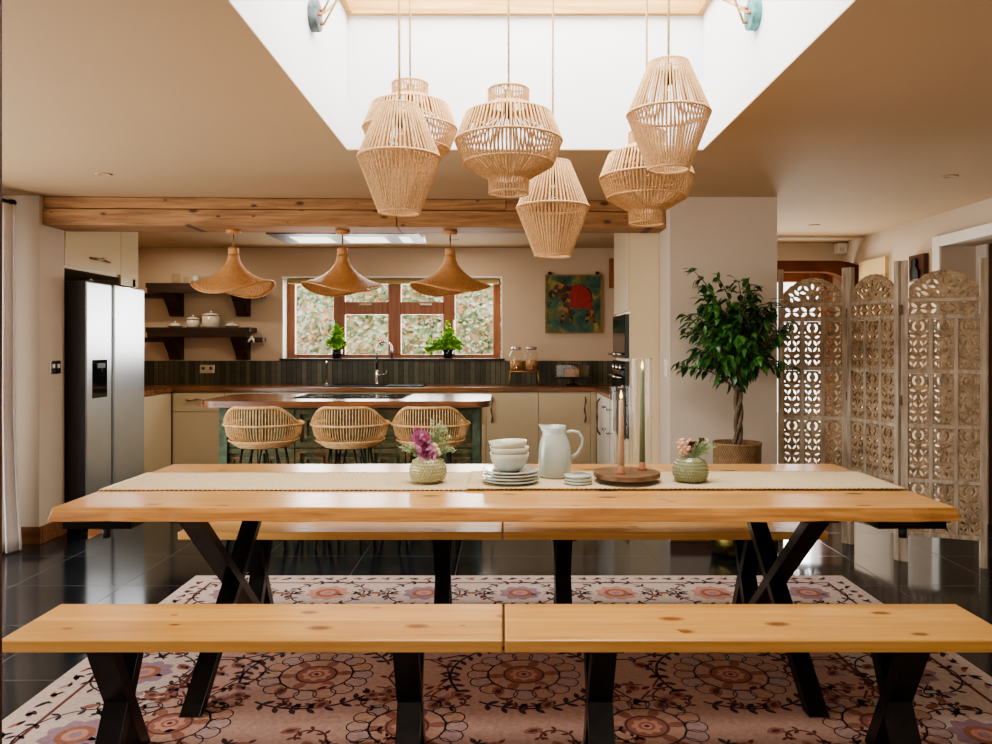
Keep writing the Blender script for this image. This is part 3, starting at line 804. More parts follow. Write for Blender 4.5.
# ------------------------------------------------------------------ shelves
def shelf(name, zt, label):
    t = thing('wall_shelf', label, 'shelf', (-2.99, YB, zt), 0, 'dark rustic shelves on the kitchen wall')
    b = MB(); b.box(-.55, .48, -.24, -.002, -.05, 0); b.box(-.53, .46, -.25, -.24, -.10, -.002); b.build('plank', M['dark_wood'], t, bevel=.006)
    for x in (-.33, .35):
        b = MB(); b.prism([(-.24, -.10), (-.002, -.10), (-.002, -.32), (-.05, -.32), (-.10, -.24), (-.17, -.17)], x-.06, x+.06, 'x'); b.build('bracket', M['dark_wood'], t, bevel=.006)
        sg = -1 if x < 0 else 1
        b = MB(); Mx = Matrix.Rotation(radians(7*sg), 4, 'Y')
        b.box(min(0, sg*.34), max(0, sg*.34), -.2, -.1, -.11, -.05, M=Matrix.Translation((x, 0, 0)) @ Mx) if False else b.box(*( (x-.3, x+.05) if sg < 0 else (x-.05, x+.25)), -.2, -.08, -.145, -.10)
        b.build('side_rail', M['dark_wood'], t, bevel=.004)
    return t
shelf('upper', 1.935, 'upper dark rustic wooden shelf holding glasses and bowls')
shelf('lower', 1.495, 'lower dark rustic wooden shelf holding cream enamel pots')
def pot(label, px, z, r, h, lid=True, mat='enamel', grp=None, knob=True):
    t = thing('enamel_pot', label, 'pot', ((px-503)*7.82/FPX, 7.82, z))
    b = MB(); b.lathe([(.001, 0), (r*.92, 0), (r, .012), (r, h), (r*.95, h), (r*.94, .01), (.001, .01)], n=24); b.build('body', M[mat], t)
    if lid:
        b = MB(); b.lathe([(r*1.03, h-.004), (r*1.03, h+.006), (r*.6, h+.018), (.001, h+.022)], n=24); l = b.build('lid', M[mat], t)
        b = MB(); b.lathe([(r*1.035, h-.006), (r*1.035, h)], n=24); b.build('rim', M['iron'], l)
        b = MB(); b.ball((0, 0, h+.03), .013, 10); b.build('lid_knob', M[mat], l)
    return t
pot('medium round cream enamel pot with lid on lower shelf', 193, 1.495, .062, .085)
pot('tallest cream enamel pot with lid on lower shelf', 211, 1.495, .085, .125)
def dish(label, px, z):
    t = thing('butter_dish', label, 'dish', ((px-503)*7.82/FPX, 7.82, z))
    b = MB(); b.lathe([(.001, 0), (.05, 0), (.078, .016), (.08, .02), (.05, .01), (.001, .008)], n=24); b.build('plate', M['enamel'], t)
    b = MB(); b.lathe([(.06, .018), (.055, .035), (.03, .045), (.001, .048)], n=24); l = b.build('lid', M['enamel'], t)
    b = MB(); b.ball((0, 0, .055), .011, 10); b.build('lid_knob', M['enamel'], l)
dish('small lidded cream dish at left end of lower shelf', 175, 1.495)
dish('small lidded cream dish at right end of lower shelf', 232, 1.495)
lb = ['clear glass tumbler at left end of upper shelf', 'second small glass from left on upper shelf', 'grey bowl nearest middle of upper shelf', 'clear glass beside the grey bowl on upper shelf', 'small glass behind the left wicker pendant']
for k, (px, r, h) in enumerate(((176, .045, .1), (186, .028, .07), (196, .035, .075), (204, .045, .075), (217, .035, .065))):
    b = MB(); b.lathe([(.001, 0), (r*.8, 0), (r, h*.4), (r*.95, h), (r*.88, h), (r*.9, h*.4), (r*.7, .008), (.001, .008)], n=20)
    o = b.build('shelf_glass' if k != 2 else 'shelf_bowl', M['jar_glass'] if k != 2 else M['ceramic'], loc=((px-503)*7.82/FPX, 7.82, 1.935)); tag(o, lb[k], 'glass' if k != 2 else 'bowl')
t = thing('wall_hook', 'small white fabric bow hung at right end of lower shelf', 'decoration', (-2.50, 7.79, 1.395))
b = MB(); b.tube([(0, -.06, 0.0), (-.02, -.07, -.03), (-.03, -.07, -.05)], [.008, .014, .004], 6); b.tube([(0, -.06, 0), (.02, -.07, -.02), (.03, -.07, -.055)], [.008, .014, .004], 6); b.ball((0, -.055, .002), .014, 8)
b.build('bow', M['white'], t)
t['label'] = 'small white fabric bow tied at right end of lower shelf'

# ------------------------------------------------------------------ painting
PX0, PX1, PZ0, PZ1 = .43, 1.005, 1.44, 2.035
t = thing('elephant_painting', 'square green painting of an elephant with red blanket on wall', 'painting', ((PX0+PX1)/2, YB-.03, PZ0))
def canvas_mat():
    t = NT('teal_painted_board'); c = t.coords((1,1,1), False)
    nz = t.n('TexNoise', {'Vector': c, 'Scale': 7.0, 'Detail': 5.0, 'Distortion': 1.0}).outputs[0]
    col = t.ramp(nz, [(.34, rgb(34, 62, 50)), (.48, rgb(46, 96, 80)), (.57, rgb(92, 100, 54)), (.68, rgb(158, 142, 84))])
    return t.principled({'Base Color': col, 'Roughness': .5})
def hide_mat():
    t = NT('mosaic_elephant_hide'); c = t.coords((1,1,1), False)
    v = t.n('TexVoronoi', {'Vector': c, 'Scale': 30.0}).outputs['Color']
    r = t.n('SeparateColor', {0: v}).outputs[0]
    col = t.ramp(r, [(.2, rgb(42, 26, 16)), (.5, rgb(98, 66, 34)), (.7, rgb(160, 120, 68)), (.9, rgb(66, 42, 24))])
    return t.principled({'Base Color': col, 'Roughness': .5})
hw = (PX1-PX0)/2; ph = PZ1-PZ0
b = MB(); b.box(-hw, hw, 0, .03, 0, ph); b.build('board', [canvas_mat()], t, bevel=.002)
def pp(pts): return [(-hw + x*2*hw, z*ph) for x, z in pts]
b = MB()
hide = [(.42,.80),(.36,.84),(.30,.90),(.22,.86),(.14,.78),(.07,.72),(.05,.64),(.10,.57),(.16,.56),(.13,.64),(.18,.66),(.22,.62),(.28,.58),(.32,.50),(.30,.36),(.25,.18),(.32,.14),(.36,.26),(.40,.34),(.44,.16),(.50,.18),(.47,.34),(.45,.42),(.72,.42),(.72,.32),(.70,.16),(.76,.16),(.79,.30),(.84,.16),(.91,.18),(.86,.34),(.85,.52),(.82,.70),(.74,.80),(.60,.83)]
b.prism(pp(hide), -.005, 0, 'y'); b.build('elephant', [hide_mat()], t)
b = MB(); b.prism(pp([(.47,.82),(.60,.83),(.72,.78),(.80,.68),(.82,.42),(.43,.43),(.44,.62)]), -.009, -.004, 'y'); b.build('blanket', plain('red_blanket_paint', rgb(150, 40, 36), .5, var=.25, scale=30), t)
b = MB()
gold = [(-hw, -hw+.018), (hw-.018, hw)]
b.box(-hw, hw, -.006, 0, 0, .014); b.box(-hw, hw, -.006, 0, ph-.014, ph); b.box(-hw, -hw+.014, -.006, 0, .014, ph-.014); b.box(hw-.014, hw, -.006, 0, .014, ph-.014)
b.build('edge', plain('ochre_edge_paint', rgb(142, 108, 58), .5, var=.3, scale=20), t)
for x in (-hw+.045, hw-.045):
    b = MB(); b.tube([(x, .012, ph-.002), (x, .012, ph+.012)], .018, 12); b.ball((x, .008, ph+.014), .02, 12); b.build('hook', M['black'], t)
# narrow wooden board on wall right of painting
b = MB(); b.box(1.08, 1.16, 7.9, 7.94, 1.9, 2.2); o = b.build('hanging_board', M['window_wood'], bevel=.003); tag(o, 'narrow brown wooden board hung beside the oven housing', 'board')

# glass dispensers on stand
t = thing('jar_stand', 'gold wire stand under two glass drink dispensers', 'stand', ((524-503)*7.68/FPX, 7.70, .918))
b = MB()
for sx_ in (-1, 1):
    b.tube([(sx_*.15, -.06, 0), (sx_*.135, -.06, .14), (sx_*.135, .06, .14), (sx_*.15, .06, 0)], .005, 6)
b.tube([(-.145, -.06, .14), (.145, -.06, .14), (.145, .06, .14), (-.145, .06, .14)], .005, 6, closed=True)
for k in range(7): b.tube([(-.13+.043*k, -.06, .14), (-.13+.043*k, .06, .14)], .003, 5)
b.build('wire_frame', M['gold_wire'], t)
for sx_, lab in ((-1, 'left glass drink dispenser jar of grains on gold stand'), (1, 'right glass drink dispenser jar of grains on gold stand')):
    t = thing('drink_dispenser', lab, 'jar', ((524-503)*7.68/FPX + sx_*.075, 7.70, 1.064))
    b = MB(); b.shell([(.0, .002), (.062, .002), (.066, .02), (.066, .16), (.06, .185), (.045, .2), (.045, .215)], n=24); b.build('jar', M['jar_glass'], t)
    b = MB(); b.lathe([(.001, .006), (.06, .006), (.06, .1), (.001, .11)], n=24); b.build('contents', M['pasta'], t)
    b = MB(); b.lathe([(.001, .21), (.05, .21), (.05, .235), (.001, .237)], n=24); b.build('lid', M['stainless'], t)
    b = MB(); b.tube([(0, -.06, .04), (0, -.09, .04), (0, -.095, .02)], .008, 8); b.ball((0, -.09, .055), .01, 8); b.build('tap', M['chrome'], t)
# cake box
t = thing('cake_box', 'glass covered cake box on dark wooden pedestal stand', 'cake stand', ((573-503)*7.6/FPX, 7.68, .918))
b = MB(); b.lathe([(.06, 0), (.06, .012), (.025, .02), (.022, .06), (.05, .07)], n=20); b.box(-.19, .19, -.1, .1, .07, .088); b.build('pedestal', M['dark_wood'], t, bevel=.004)
b = MB(); x, y, z0, z1 = .16, .085, .089, .205
for (a0, a1, c0, c1, e0, e1) in ((-x, x, -y, -y+.004, z0, z1), (-x, x, y-.004, y, z0, z1), (-x, -x+.004, -y+.004, y-.004, z0, z1), (x-.004, x, -y+.004, y-.004, z0, z1), (-x, x, -y, y, z1, z1+.004)): b.box(a0, a1, c0, c1, e0, e1)
b.build('glass_cover', M['jar_glass'], t)
b = MB(); b.box(-.06, .06, -.02, .02, z1+.004, z1+.03); b.build('cover_handle', M['board'], t, bevel=.004)
b = MB(); b.box(-.07, .07, -.05, .05, .089, .165); b.build('cake', M['pasta'], t, bevel=.01)

# sill herbs
def herb(px, label, spread, n, hgt, trail):
    t = thing('potted_herb', label, 'potted plant', ((px-503)*8.03/FPX, 8.03, WZ0+.018))
    b = MB(); b.lathe([(.001, 0), (.045, 0), (.06, .09), (.054, .09), (.05, .08), (.001, .08)], n=20); b.build('pot', M['black_gloss'], t)
    b = MB(); s_ = MB()
    for k in range(n):
        a = random.uniform(0, 2*pi); e = random.random()
        dx = cos(a)*spread*e; dy = sin(a)*.06*e; hz = .09 + hgt*(1-e*.75)*random.uniform(.55, 1)
        if trail and k % 2: dx = random.choice((-1, .6))*random.uniform(.6, 1)*spread*1.6; hz = random.uniform(.07, .18); dy = -.03-.02*random.random()
        p0 = Vector((0, 0, .075)); p2 = Vector((dx, dy, hz)); p1 = (p0+p2)/2 + Vector((0, -.01, .05))
        P = [p0*(1-u)**2 + p1*2*u*(1-u) + p2*u*u for u in [i/6 for i in range(7)]]
        for q in P: q.y = min(q.y, .0)
        s_.tube(P, .0025, 4)
        for i in range(2, 7):
            for q in range(3):
                b.leaf(P[i], (random.uniform(-1, 1), random.uniform(-1, .5), random.uniform(-.3, .8)), (0, 0, 1), random.uniform(.04, .07), random.uniform(.026, .042))
    b.build('foliage', M['leaf_herb'], t); s_.build('stems', M['leaf_herb'], t)
herb(337, 'bright green potted herb on left of the window sill',   .11, 34, .27, False)
herb(448, 'trailing bright green potted herb on right of window sill', .15, 44, .29, True)

# ------------------------------------------------------------------ dining table
TZ = .755
TY0, TY1 = 2.665, 3.675
t = thing('dining_table', 'long pine dining table with wavy natural edges and black crossed legs', 'dining table', (0.005, (TY0+TY1)/2, 0))
hl, hd = 1.555, (TY1-TY0)/2
N = 60; front = []; frontb = []
def wob(x, s): return .006*noise.noise((x*3, s, 0)) + .004*noise.noise((x*9, s, 1))
b = MB(); top = []; bot = []
ring_t = []; ring_b = []
for i in range(N+1):
    x = -hl + 2*hl*i/N
    ring_t.append((x, -hd + wob(x, 1)+.012, TZ)); ring_b.append((x*1.006, -hd - .012 + 1.8*wob(x, 2), TZ-.046 + .008*max(0, noise.noise((x*4, 7, 0)))))
for i in range(N+1):
    x = hl - 2*hl*i/N
    ring_t.append((x, hd + wob(x, 3)-.01, TZ)); ring_b.append((x*1.006, hd + .01 + wob(x, 4), TZ-.046))
n = len(ring_t)
b.v = ring_t + ring_b
b.f = [tuple(range(n)), tuple(range(2*n-1, n-1, -1))] + [(i, i+n, (i+1) % n + n, (i+1) % n) for i in range(n)]
b.m = [0, 0] + [1]*n; b.sm = [False]*(n+2)
b.build('tabletop', [M['pine_table'], M['pine_edge']], t, bevel=.004)
def xleg(parent, x, y0, y1, z1, w, th, z0=0.0, plate=True):
    """crossed pair of flat bars standing in the depth plane"""
    yc = (y0+y1)/2
    for s_ in (1, -1):
        a = Vector((0, y0 if s_ > 0 else y1, z1)); c = Vector((0, y1 if s_ > 0 else y0, z0))
        # horizontal cut ends: shear box
        ht = th*sqrt((a.y-c.y)**2 + (a.z-c.z)**2)/abs(a.z-c.z)/1.0
        poly = [(c.y-ht/2, z0), (c.y+ht/2, z0), (a.y+ht/2, z1), (a.y-ht/2, z1)]
        b = MB(); ww = w/2 if s_ > 0 else w/2-.0008
        b.prism(poly, x-ww, x+ww, 'x'); b.build('leg', M['steel_black'], parent, bevel=.002)
for sx_ in (-1, 1):
    xleg(t, sx_*1.103, -hd+.085, hd-.085, TZ-.06, .072, .036, .0111)
    b = MB(); b.box(sx_*1.103-.06, sx_*1.103+.06, -hd+.04, hd-.04, TZ-.06, TZ-.049); b.build('mounting_plate', M['steel_black'], t)
    xa, xb = sorted((sx_*1.30, sx_*1.54))
    b = MB(); b.box(xa, xb, -hd+.045, hd-.045, TZ-.082, TZ-.049); rl = b.build('end_bracket', M['steel_black'], t)
    b = MB(); b.tube([(sx_*1.405, -hd+.08, TZ-.08), (sx_*1.405, -hd+.08, TZ-.12)], .014, 10); b.build('bracket_knob', M['black'], rl)
b = MB(); b.prism([(-1.475, TZ-.082), (-1.425, TZ-.082), (-1.425, TZ-.105), (-1.475, TZ-.13)], -hd+.09, -hd+.14, 'y'); b.build('wooden_runner', M['pine_edge'], t)

# ------------------------------------------------------------------ benches
def make_bench(loc, label, L=1.475):
    t = thing('bench', label, 'bench', loc, 0, 'pine benches with crossed steel legs')
    b = MB(); b.box(-L/2+.002, L/2-.002, -.1625, .1625, .415, .452); b.build('seat', M['pine_bench'], t, bevel=.005)
    return t
def bench_legs(t, xs):
    for x in xs:
        xleg(t, x, -.105, .105, .405, .074, .042, .0111)
        b = MB(); b.box(x-.055, x+.055, -.14, .14, .405, .416); b.build('mounting_plate', M['steel_black'], t)
YN = 2.43; YFAR = 3.75
t = make_bench((-.737, YN, 0), 'near pine bench on the left, closest to camera'); bench_legs(t, (-.46, .447))
nb = t
t['label'] = 'near left pine bench in front of the table'
rb_ = dup(t, (.757, YN, 0), pi, 'near right pine bench in front of the table'); rb_.scale.x = 1.022
t = make_bench((-.752, YFAR, 0), 'far left pine bench on the kitchen side of table', 1.502); bench_legs(t, (-.425, .463))
dup(t, (.7505, YFAR, 0), pi, 'far right pine bench on the kitchen side of table')

# ------------------------------------------------------------------ rug
RX0, RX1, RY0, RY1 = -1.74, 1.92, 1.62, 4.41
b = MB(); zz = .009
b.box(RX0, RX1, RY0, RY1, .0005, zz, 0)
def flat(poly, m, lv):
    z = zz + .0002*lv
    pts = [(x, y) for x, y in poly if True]
    tri = tessellate_polygon([[Vector((x, y, 0)) for x, y in pts]])
    vs = [(min(max(x, RX0+.004), RX1-.004), min(max(y, RY0+.004), RY1-.004), z) for x, y in pts]
    fs = []
    for tr in tri:
        p = [vs[i] for i in tr]
        cr = (p[1][0]-p[0][0])*(p[2][1]-p[0][1]) - (p[1][1]-p[0][1])*(p[2][0]-p[0][0])
        fs.append(tuple(tr) if cr > 0 else tuple(reversed(tr)))
    b.add(vs, fs, m)
def rect(x0, x1, y0, y1, m, lv): flat([(x0,y0),(x1,y0),(x1,y1),(x0,y1)], m, lv)
def frame(ins, w, m, lv):
    x0, x1, y0, y1 = RX0+ins, RX1-ins, RY0+ins, RY1-ins
    rect(x0, x1, y0, y0+w, m, lv); rect(x0, x1, y1-w, y1, m, lv); rect(x0, x0+w, y0+w, y1-w, m, lv); rect(x1-w, x1, y0+w, y1-w, m, lv)
def ribbon(pts, w, m, lv):
    n = len(pts)
    for i in range(n-1):
        (x0, y0), (x1, y1) = pts[i], pts[i+1]
        dx, dy = x1-x0, y1-y0; l = sqrt(dx*dx+dy*dy) or 1
        nx_, ny_ = -dy/l*w/2, dx/l*w/2; ex, ey = dx/l*w*.3, dy/l*w*.3
        flat([(x0-nx_-ex, y0-ny_-ey), (x1-nx_+ex, y1-ny_+ey), (x1+nx_+ex, y1+ny_+ey), (x0+nx_-ex, y0+ny_-ey)], m, lv)
def ringp(cx, cy, r, w, m, lv, n=28, ry=None):
    ribbon([(cx+r*cos(2*pi*i/n), cy+(ry or r)*sin(2*pi*i/n)) for i in range(n+1)], w, m, lv)
def flower(cx, cy, r, lv, pet=8, c1=4, c2=3, c3=7, a0=0.):
    for k in range(pet):
        a = a0+2*pi*k/pet
        flat(leafpoly(cx+.62*r*cos(a), cy+.62*r*sin(a), a, r*.8, r*.62, 6), c1, lv+(k % 2))
    flat(circ(cx, cy, r*.55, 16), c2, lv+2); flat(circ(cx, cy, r*.36, 12), 6, lv+3); flat(circ(cx, cy, r*.18, 10), c3, lv+4)
def leafvine(pts, m, lv, L=.045, Wd=.018, every=2, w=.009, both=True):
    ribbon(pts, w, m, lv)
    for i in range(1, len(pts)-1, every):
        dx, dy = pts[i+1][0]-pts[i-1][0], pts[i+1][1]-pts[i-1][1]; a = atan2(dy, dx)
        for s_ in ((1, -1) if both else (1,)):
            aa = a + s_*.95
            flat(leafpoly(pts[i][0]+L*.55*cos(aa), pts[i][1]+L*.55*sin(aa), aa, L, Wd, 4), m, lv)
def arc(cx, cy, r, a0, a1, n=24, ry=None):
    return [(cx+r*cos(radians(a0+(a1-a0)*i/n)), cy+(ry or r)*sin(radians(a0+(a1-a0)*i/n))) for i in range(n+1)]
def spiral(cx, cy, r0, r1, a0, a1, n=26):
    return [(cx+(r0+(r1-r0)*i/n)*cos(radians(a0+(a1-a0)*i/n)), cy+(r0+(r1-r0)*i/n)*sin(radians(a0+(a1-a0)*i/n))) for i in range(n+1)]
frame(.128, .014, 5, 1)
frame(.50, .016, 5, 1)
rect(RX0+.516, RX1-.516, RY0+.516, RY1-.516, 1, 1)
# small outer border marks
def small_marks(x0, y0, x1, y1, n):
    for i in range(n):
        tt = (i+.5)/n; x = x0+(x1-x0)*tt; y = y0+(y1-y0)*tt
        if i % 2: flat(circ(x, y, .014, 8), (3, 4, 6)[i % 3], 1)
        flat(leafpoly(x+.012, y+.012, .9*i, .045, .016), 2, 1)
        a = atan2(y1-y0, x1-x0)
        flat(leafpoly(x, y, a+.5*(1 if i % 2 else -1), .065, .022), (3, 4, 2)[i % 3], 1)
small_marks(RX0+.1, RY1-.066, RX1-.1, RY1-.066, 44); small_marks(RX0+.066, RY0+.1, RX0+.066, RY1-.1, 34); small_marks(RX1-.066, RY0+.1, RX1-.066, RY1-.1, 34)
# border rosettes with vine rings
def border_rosette(cx, cy, rx=.16):
    leafvine(arc(cx, cy, rx+.03, 0, 360, 30), 2, 1, .04, .018, 2, .008)
    flower(cx, cy, .115, 2, 9, 6 if (int(cx*10) % 2) else 4, 3, 4)
def border_sprig(cx, cy, a, sc=1.0):
    for s_ in (1, -1):
        pts = [(cx+(t_*.13)*sc*cos(a) - s_*.03*sin(t_*4)*sc*sin(a), cy+(t_*.13)*sc*sin(a)+s_*.03*sin(t_*4)*sc*cos(a)) for t_ in [(-1+2*i/12) for i in range(13)]]
        leafvine(pts, 2, 1, .034, .016, 3, .006)
    for (dx, dy, m_) in ((.06, .05, 4), (-.06, -.05, 3), (.06, -.06, 5), (-.06, .06, 4), (0, 0, 3)):
        flat(leafpoly(cx+dx*sc, cy+dy*sc, a+dx*20, .06*sc, .035*sc), m_, 2)
ncol = 7
for i in range(ncol):
    x = RX0+.31 + (RX1-RX0-.62)*i/(ncol-1)
    border_rosette(x, RY1-.31)
    if i < ncol-1: border_sprig(x+(RX1-RX0-.62)/(ncol-1)/2, RY1-.31, 0)
for k in range(1, 5):
    y = RY1-.31-.5*k
    for x in (RX0+.31, RX1-.31):
        border_rosette(x, y); border_sprig(x, y+.26, pi/2)
# field medallions
def medallion(cx, cy, R=.215):
    for k in range(16):
        a = 2*pi*k/16
        flat(circ(cx+R*.84*cos(a), cy+R*.84*sin(a), R*.19, 10), (8, 9, 1)[k % 3], 2 + (k % 2)*.3)
        ringp(cx+R*.84*cos(a), cy+R*.84*sin(a), R*.2, .0045, 2, 3, 12)
    for k in range(12):
        a = 2*pi*k/12+.13
        flat(leafpoly(cx+R*.52*cos(a), cy+R*.52*sin(a), a, R*.42, R*.20, 6), 9 if k % 2 else 3, 2); 
    ringp(cx, cy, R*.66, .006, 2, 3, 30)
    flat(circ(cx, cy, R*.4, 18), 3, 4); ringp(cx, cy, R*.36, .006, 7, 5, 20)
    flower(cx, cy, R*.27, 5, 8, 6, 3, 7)
def scroll(cx, cy, sc, sx_, sy_, col=2):
    def T(p): return [(cx+sx_*sc*x, cy+sy_*sc*y) for x, y in p]
    leafvine(T(spiral(0, 0, .30, .10, 200, -90)), col, 2, .05*sc, .022*sc, 2, .011)
    leafvine(T([(-.28, -.10), (-.2, -.2), (-.08, -.27), (.08, -.28), (.2, -.22)]), col, 2, .05*sc, .02*sc, 1, .01)
    for (x, y) in ((0, -.02), (.2, .2), (-.2, .18), (.27, -.12), (-.1, -.36)):
        X, Y = cx+sx_*sc*x, cy+sy_*sc*y
        flat(leafpoly(X, Y, .8*sx_, .12*sc, .075*sc, 6), 3, 3); flat(leafpoly(X, Y, .8*sx_, .07*sc, .035*sc, 4), 7, 4)
        flat(leafpoly(X+.05*sc, Y-.02*sc, -.6, .08*sc, .04*sc, 6), 4, 3)
mx = .05
for k in (-1, 0, 1):
    medallion(.082+.82*k, 3.08)
    leafvine(arc(.082+.82*k, 3.08, .29, -20 if k > 0 else 20, 215 if k >= 0 else 200, 34), 2, 2, .05, .022, 2, .011)
    leafvine(arc(.082+.82*k, 3.08, .29, 235, 330, 16), 2, 2, .05, .022, 2, .011)
for k in range(4):
    xx = .082 - .41*3 + .82*k
    medallion(xx, 2.66 if k in (1, 2) else 2.68, .20)
    if abs(xx) < 1.5: leafvine(arc(xx, 2.66, .27, 200, 340, 22), 2, 2, .045, .02, 2, .01)
for k in range(4):
    xx = .082 - .41*3 + .82*k
    scroll(xx, 3.42, .7, 1 if k % 2 else -1, 1); 
    for (dx, dy) in ((-.2, .24), (.2, .24), (-.13, .2), (.13, .2), (0, .3)):
        X, Y = xx+dx*.8, 2.66+dy
        flat(circ(X, Y, .028, 10), 3, 3); flat(circ(X, Y, .013, 8), 7, 4)
        for q in range(3):
            flat(leafpoly(X+.035*cos(q*2.1+dx*9), Y+.035*sin(q*2.1+dx*9), q*2.1+dx*9, .045, .024), (4, 3, 5)[q], 2)
    for s_ in (-1, 1):
        leafvine([(xx+s_*.02, 2.87), (xx+s_*.07, 2.95), (xx+s_*.12, 3.05), (xx+s_*.1, 3.16), (xx+s_*.03, 3.22)], 5, 2, .04, .018, 1, .009)
        leafvine(spiral(xx+s_*.15, 2.86, .11, .03, 90, 90+s_*300, 18), 5, 2, .03, .014, 3, .008)
for k in range(8):
    xx = .082+.41*(k-3.5)+.205
    if abs(xx-.09) > 1.28: continue
    s_ = 1 if k % 2 else -1
    leafvine([(xx-.2, 2.50), (xx-.1, 2.54), (xx, 2.5), (xx+.1, 2.44), (xx+.2, 2.46)], 5, 2, .04, .018, 1, .009)
    leafvine(spiral(xx+.08*s_, 2.58, .09, .03, -90, -90+s_*290, 18), 5, 2, .03, .014, 3, .008)
    for (dx, dy, m_) in ((-.12, .03, 3), (.1, .03, 3), (-.02, -.06, 4), (.02, .13, 3)):
        flat(leafpoly(xx+dx, 2.5+dy, dx*20, .075, .045, 6), m_, 3); flat(leafpoly(xx+dx, 2.5+dy, dx*20, .04, .02, 4), 7, 4)
    leafvine(spiral(xx-.02, 2.88, .12, .04, 60, 60-s_*260, 18), 5, 2, .032, .015, 2, .009)
    for (dx, dy, m_) in ((-.1, .05, 3), (.08, -.06, 3), (.05, .08, 6)):
        flat(leafpoly(xx+dx, 2.88+dy, dx*14, .08, .05, 6), m_, 3); flat(leafpoly(xx+dx, 2.88+dy, dx*14, .045, .022, 4), 7, 4)
for k in range(5):
    xx = .082+.41*(k-2)*1.0
    flower(xx, 3.66, .06, 3, 7, 4, 3, 7)
for s_ in (-1, 1):
    scroll(.09+s_*1.22, 3.08, .62, s_, -1, 5)
rug = b.build('suzani_rug', RUG); tag(rug, 'large patterned ivory, rust and purple floral rug under table and benches', 'rug')

# ------------------------------------------------------------------ table runners
def runner(x0, x1, y0, y1, z, label, waves):
    b = MB(); nx_ = 80; ny_ = 8
    for j in range(ny_+1):
        for i in range(nx_+1):
            x = x0+(x1-x0)*i/nx_; y = y0+(y1-y0)*j/ny_ + .004*noise.noise((x*2, j*.1, 5))
            b.v.append((x, y, z + .0012*noise.noise((x*6, y*6, 2))))
    for j in range(ny_):
        for i in range(nx_):
            a = j*(nx_+1)+i; b.f.append((a, a+1, a+nx_+2, a+nx_+1)); b.m.append(0); b.sm.append(True)
    t = thing('table_runner', label, 'table runner', (0, 0, 0), 0, 'woven jute table runners')
    b.build('cloth', M['runner'], t, solid=.003)
    q = int((x1-x0)/.018)
    for yy in (y0, y1):
        e = MB()
        for i in range(q):
            x = x0+(x1-x0)*(i+.5)/q
            e.tube([(x-.006, yy-.003 if yy == y0 else yy+.003, z-.0005), (x+.006, yy-.003 if yy == y0 else yy+.003, z-.0005)], .0032, 5)
        e.build('stitched_edge', M['basket'], t)
runner(-1.548, -.135, 2.98, 3.385, TZ+.0035, 'woven jute runner on left half of table top', 1)
runner(-.14, 1.552, 2.985, 3.39, TZ+.0075, 'woven jute runner on right half of table under the crockery', 1)
RZ = TZ+.0105

# ------------------------------------------------------------------ tableware
def plate_obj(loc, r, label, grp, mat='ceramic', h=.013):
    b = MB(); b.lathe([(.001, 0), (r*.6, 0), (r*.97, h*.62), (r, h*.8), (r*.985, h), (r*.62, h*.5), (.001, h*.45)], n=40)
    o = b.build('plate', M[mat], loc=loc); tag(o, label, 'plate', grp); return o
px_, py_ = .03, 3.115
pl = ['bottom celadon plate of the stack under the bowls', 'second celadon plate from the bottom of the stack', 'third celadon plate from the bottom of the stack', 'top celadon plate of the stack, holding the bowls']
for k in range(4): plate_obj((px_+(.002, -.002, .003, 0)[k], py_, RZ+.0125*k), .113, pl[k], 'stacked dinner plates', h=.016)
bl = ['lowest and largest bowl of the stack on the plates', 'middle bowl of the stack on the plates', 'topmost bowl of the stack on the plates']
bz = RZ+.0125*3+.0085
for k, (dz, r, h) in enumerate(((0, .079, .072), (.046, .079, .05), (.074, .077, .045))):
    b = MB(); b.lathe([(.001, 0), (r*.5, 0), (r*.55, .004), (r*.8, h*.3), (r*.95, h*.7), (r, h), (r*.96, h), (r*.9, h*.68), (r*.74, h*.32), (r*.5, .012), (.001, .01)], n=40)
    o = b.build('bowl', M['ceramic' if k == 0 else 'ceramic_rim'], loc=(px_-.004+(0, .0, -.004)[k], py_, bz+dz)); tag(o, bl[k], 'bowl', 'stacked bowls')
    if k == 2: o.rotation_euler = (0, radians(-2.5), 0)
# jug
t = thing('jug', 'pale celadon jug with loop handle beside the bowls', 'jug', (.216, 3.25, RZ))
b = MB(); prof = [(.001, 0), (.063, 0), (.068, .006), (.0695, .06), (.068, .11), (.060, .15), (.048, .175), (.045, .186), (.048, .212), (.044, .212), (.041, .186), (.043, .172), (.061, .1), (.062, .01), (.001, .01)]
n = 36
for (r, z) in prof:
    for j in range(n):
        q = 2*pi*j/n; k = max(0, cos(q-pi))**6 * max(0, (z-.165)/.047)*.02
        b.v.append(((r+k)*cos(q), r*sin(q), z + k*.25))
for i in range(len(prof)-1):
    for j in range(n):
        b.f.append((i*n+j, i*n+(j+1) % n, (i+1)*n+(j+1) % n, (i+1)*n+j)); b.m.append(0); b.sm.append(True)
b.build('body', M['ceramic'], t)
b = MB(); b.tube([(.042, 0, .178), (.07, 0, .188), (.098, 0, .184), (.114, 0, .16), (.112, 0, .125), (.096, 0, .095), (.066, 0, .075)], [.009, .008, .0075, .007, .007, .0075, .009], 10); b.build('handle', M['ceramic'], t)
# small plates (coasters)
cl = ['bottom small round dish of the pile beside the jug', 'middle small round dish of the pile beside the jug', 'top small round dish of the pile beside the jug']
for k in range(3):
    b = MB(); b.lathe([(.001, 0), (.05, 0), (.0555, .004), (.056, .009), (.053, .0115), (.001, .011)], n=36)
    o = b.build('side_dish', M['ceramic'], loc=(.298+(0, .001, -.001)[k], 3.085, RZ+.0125*k)); tag(o, cl[k], 'dish', 'small stacked dishes')
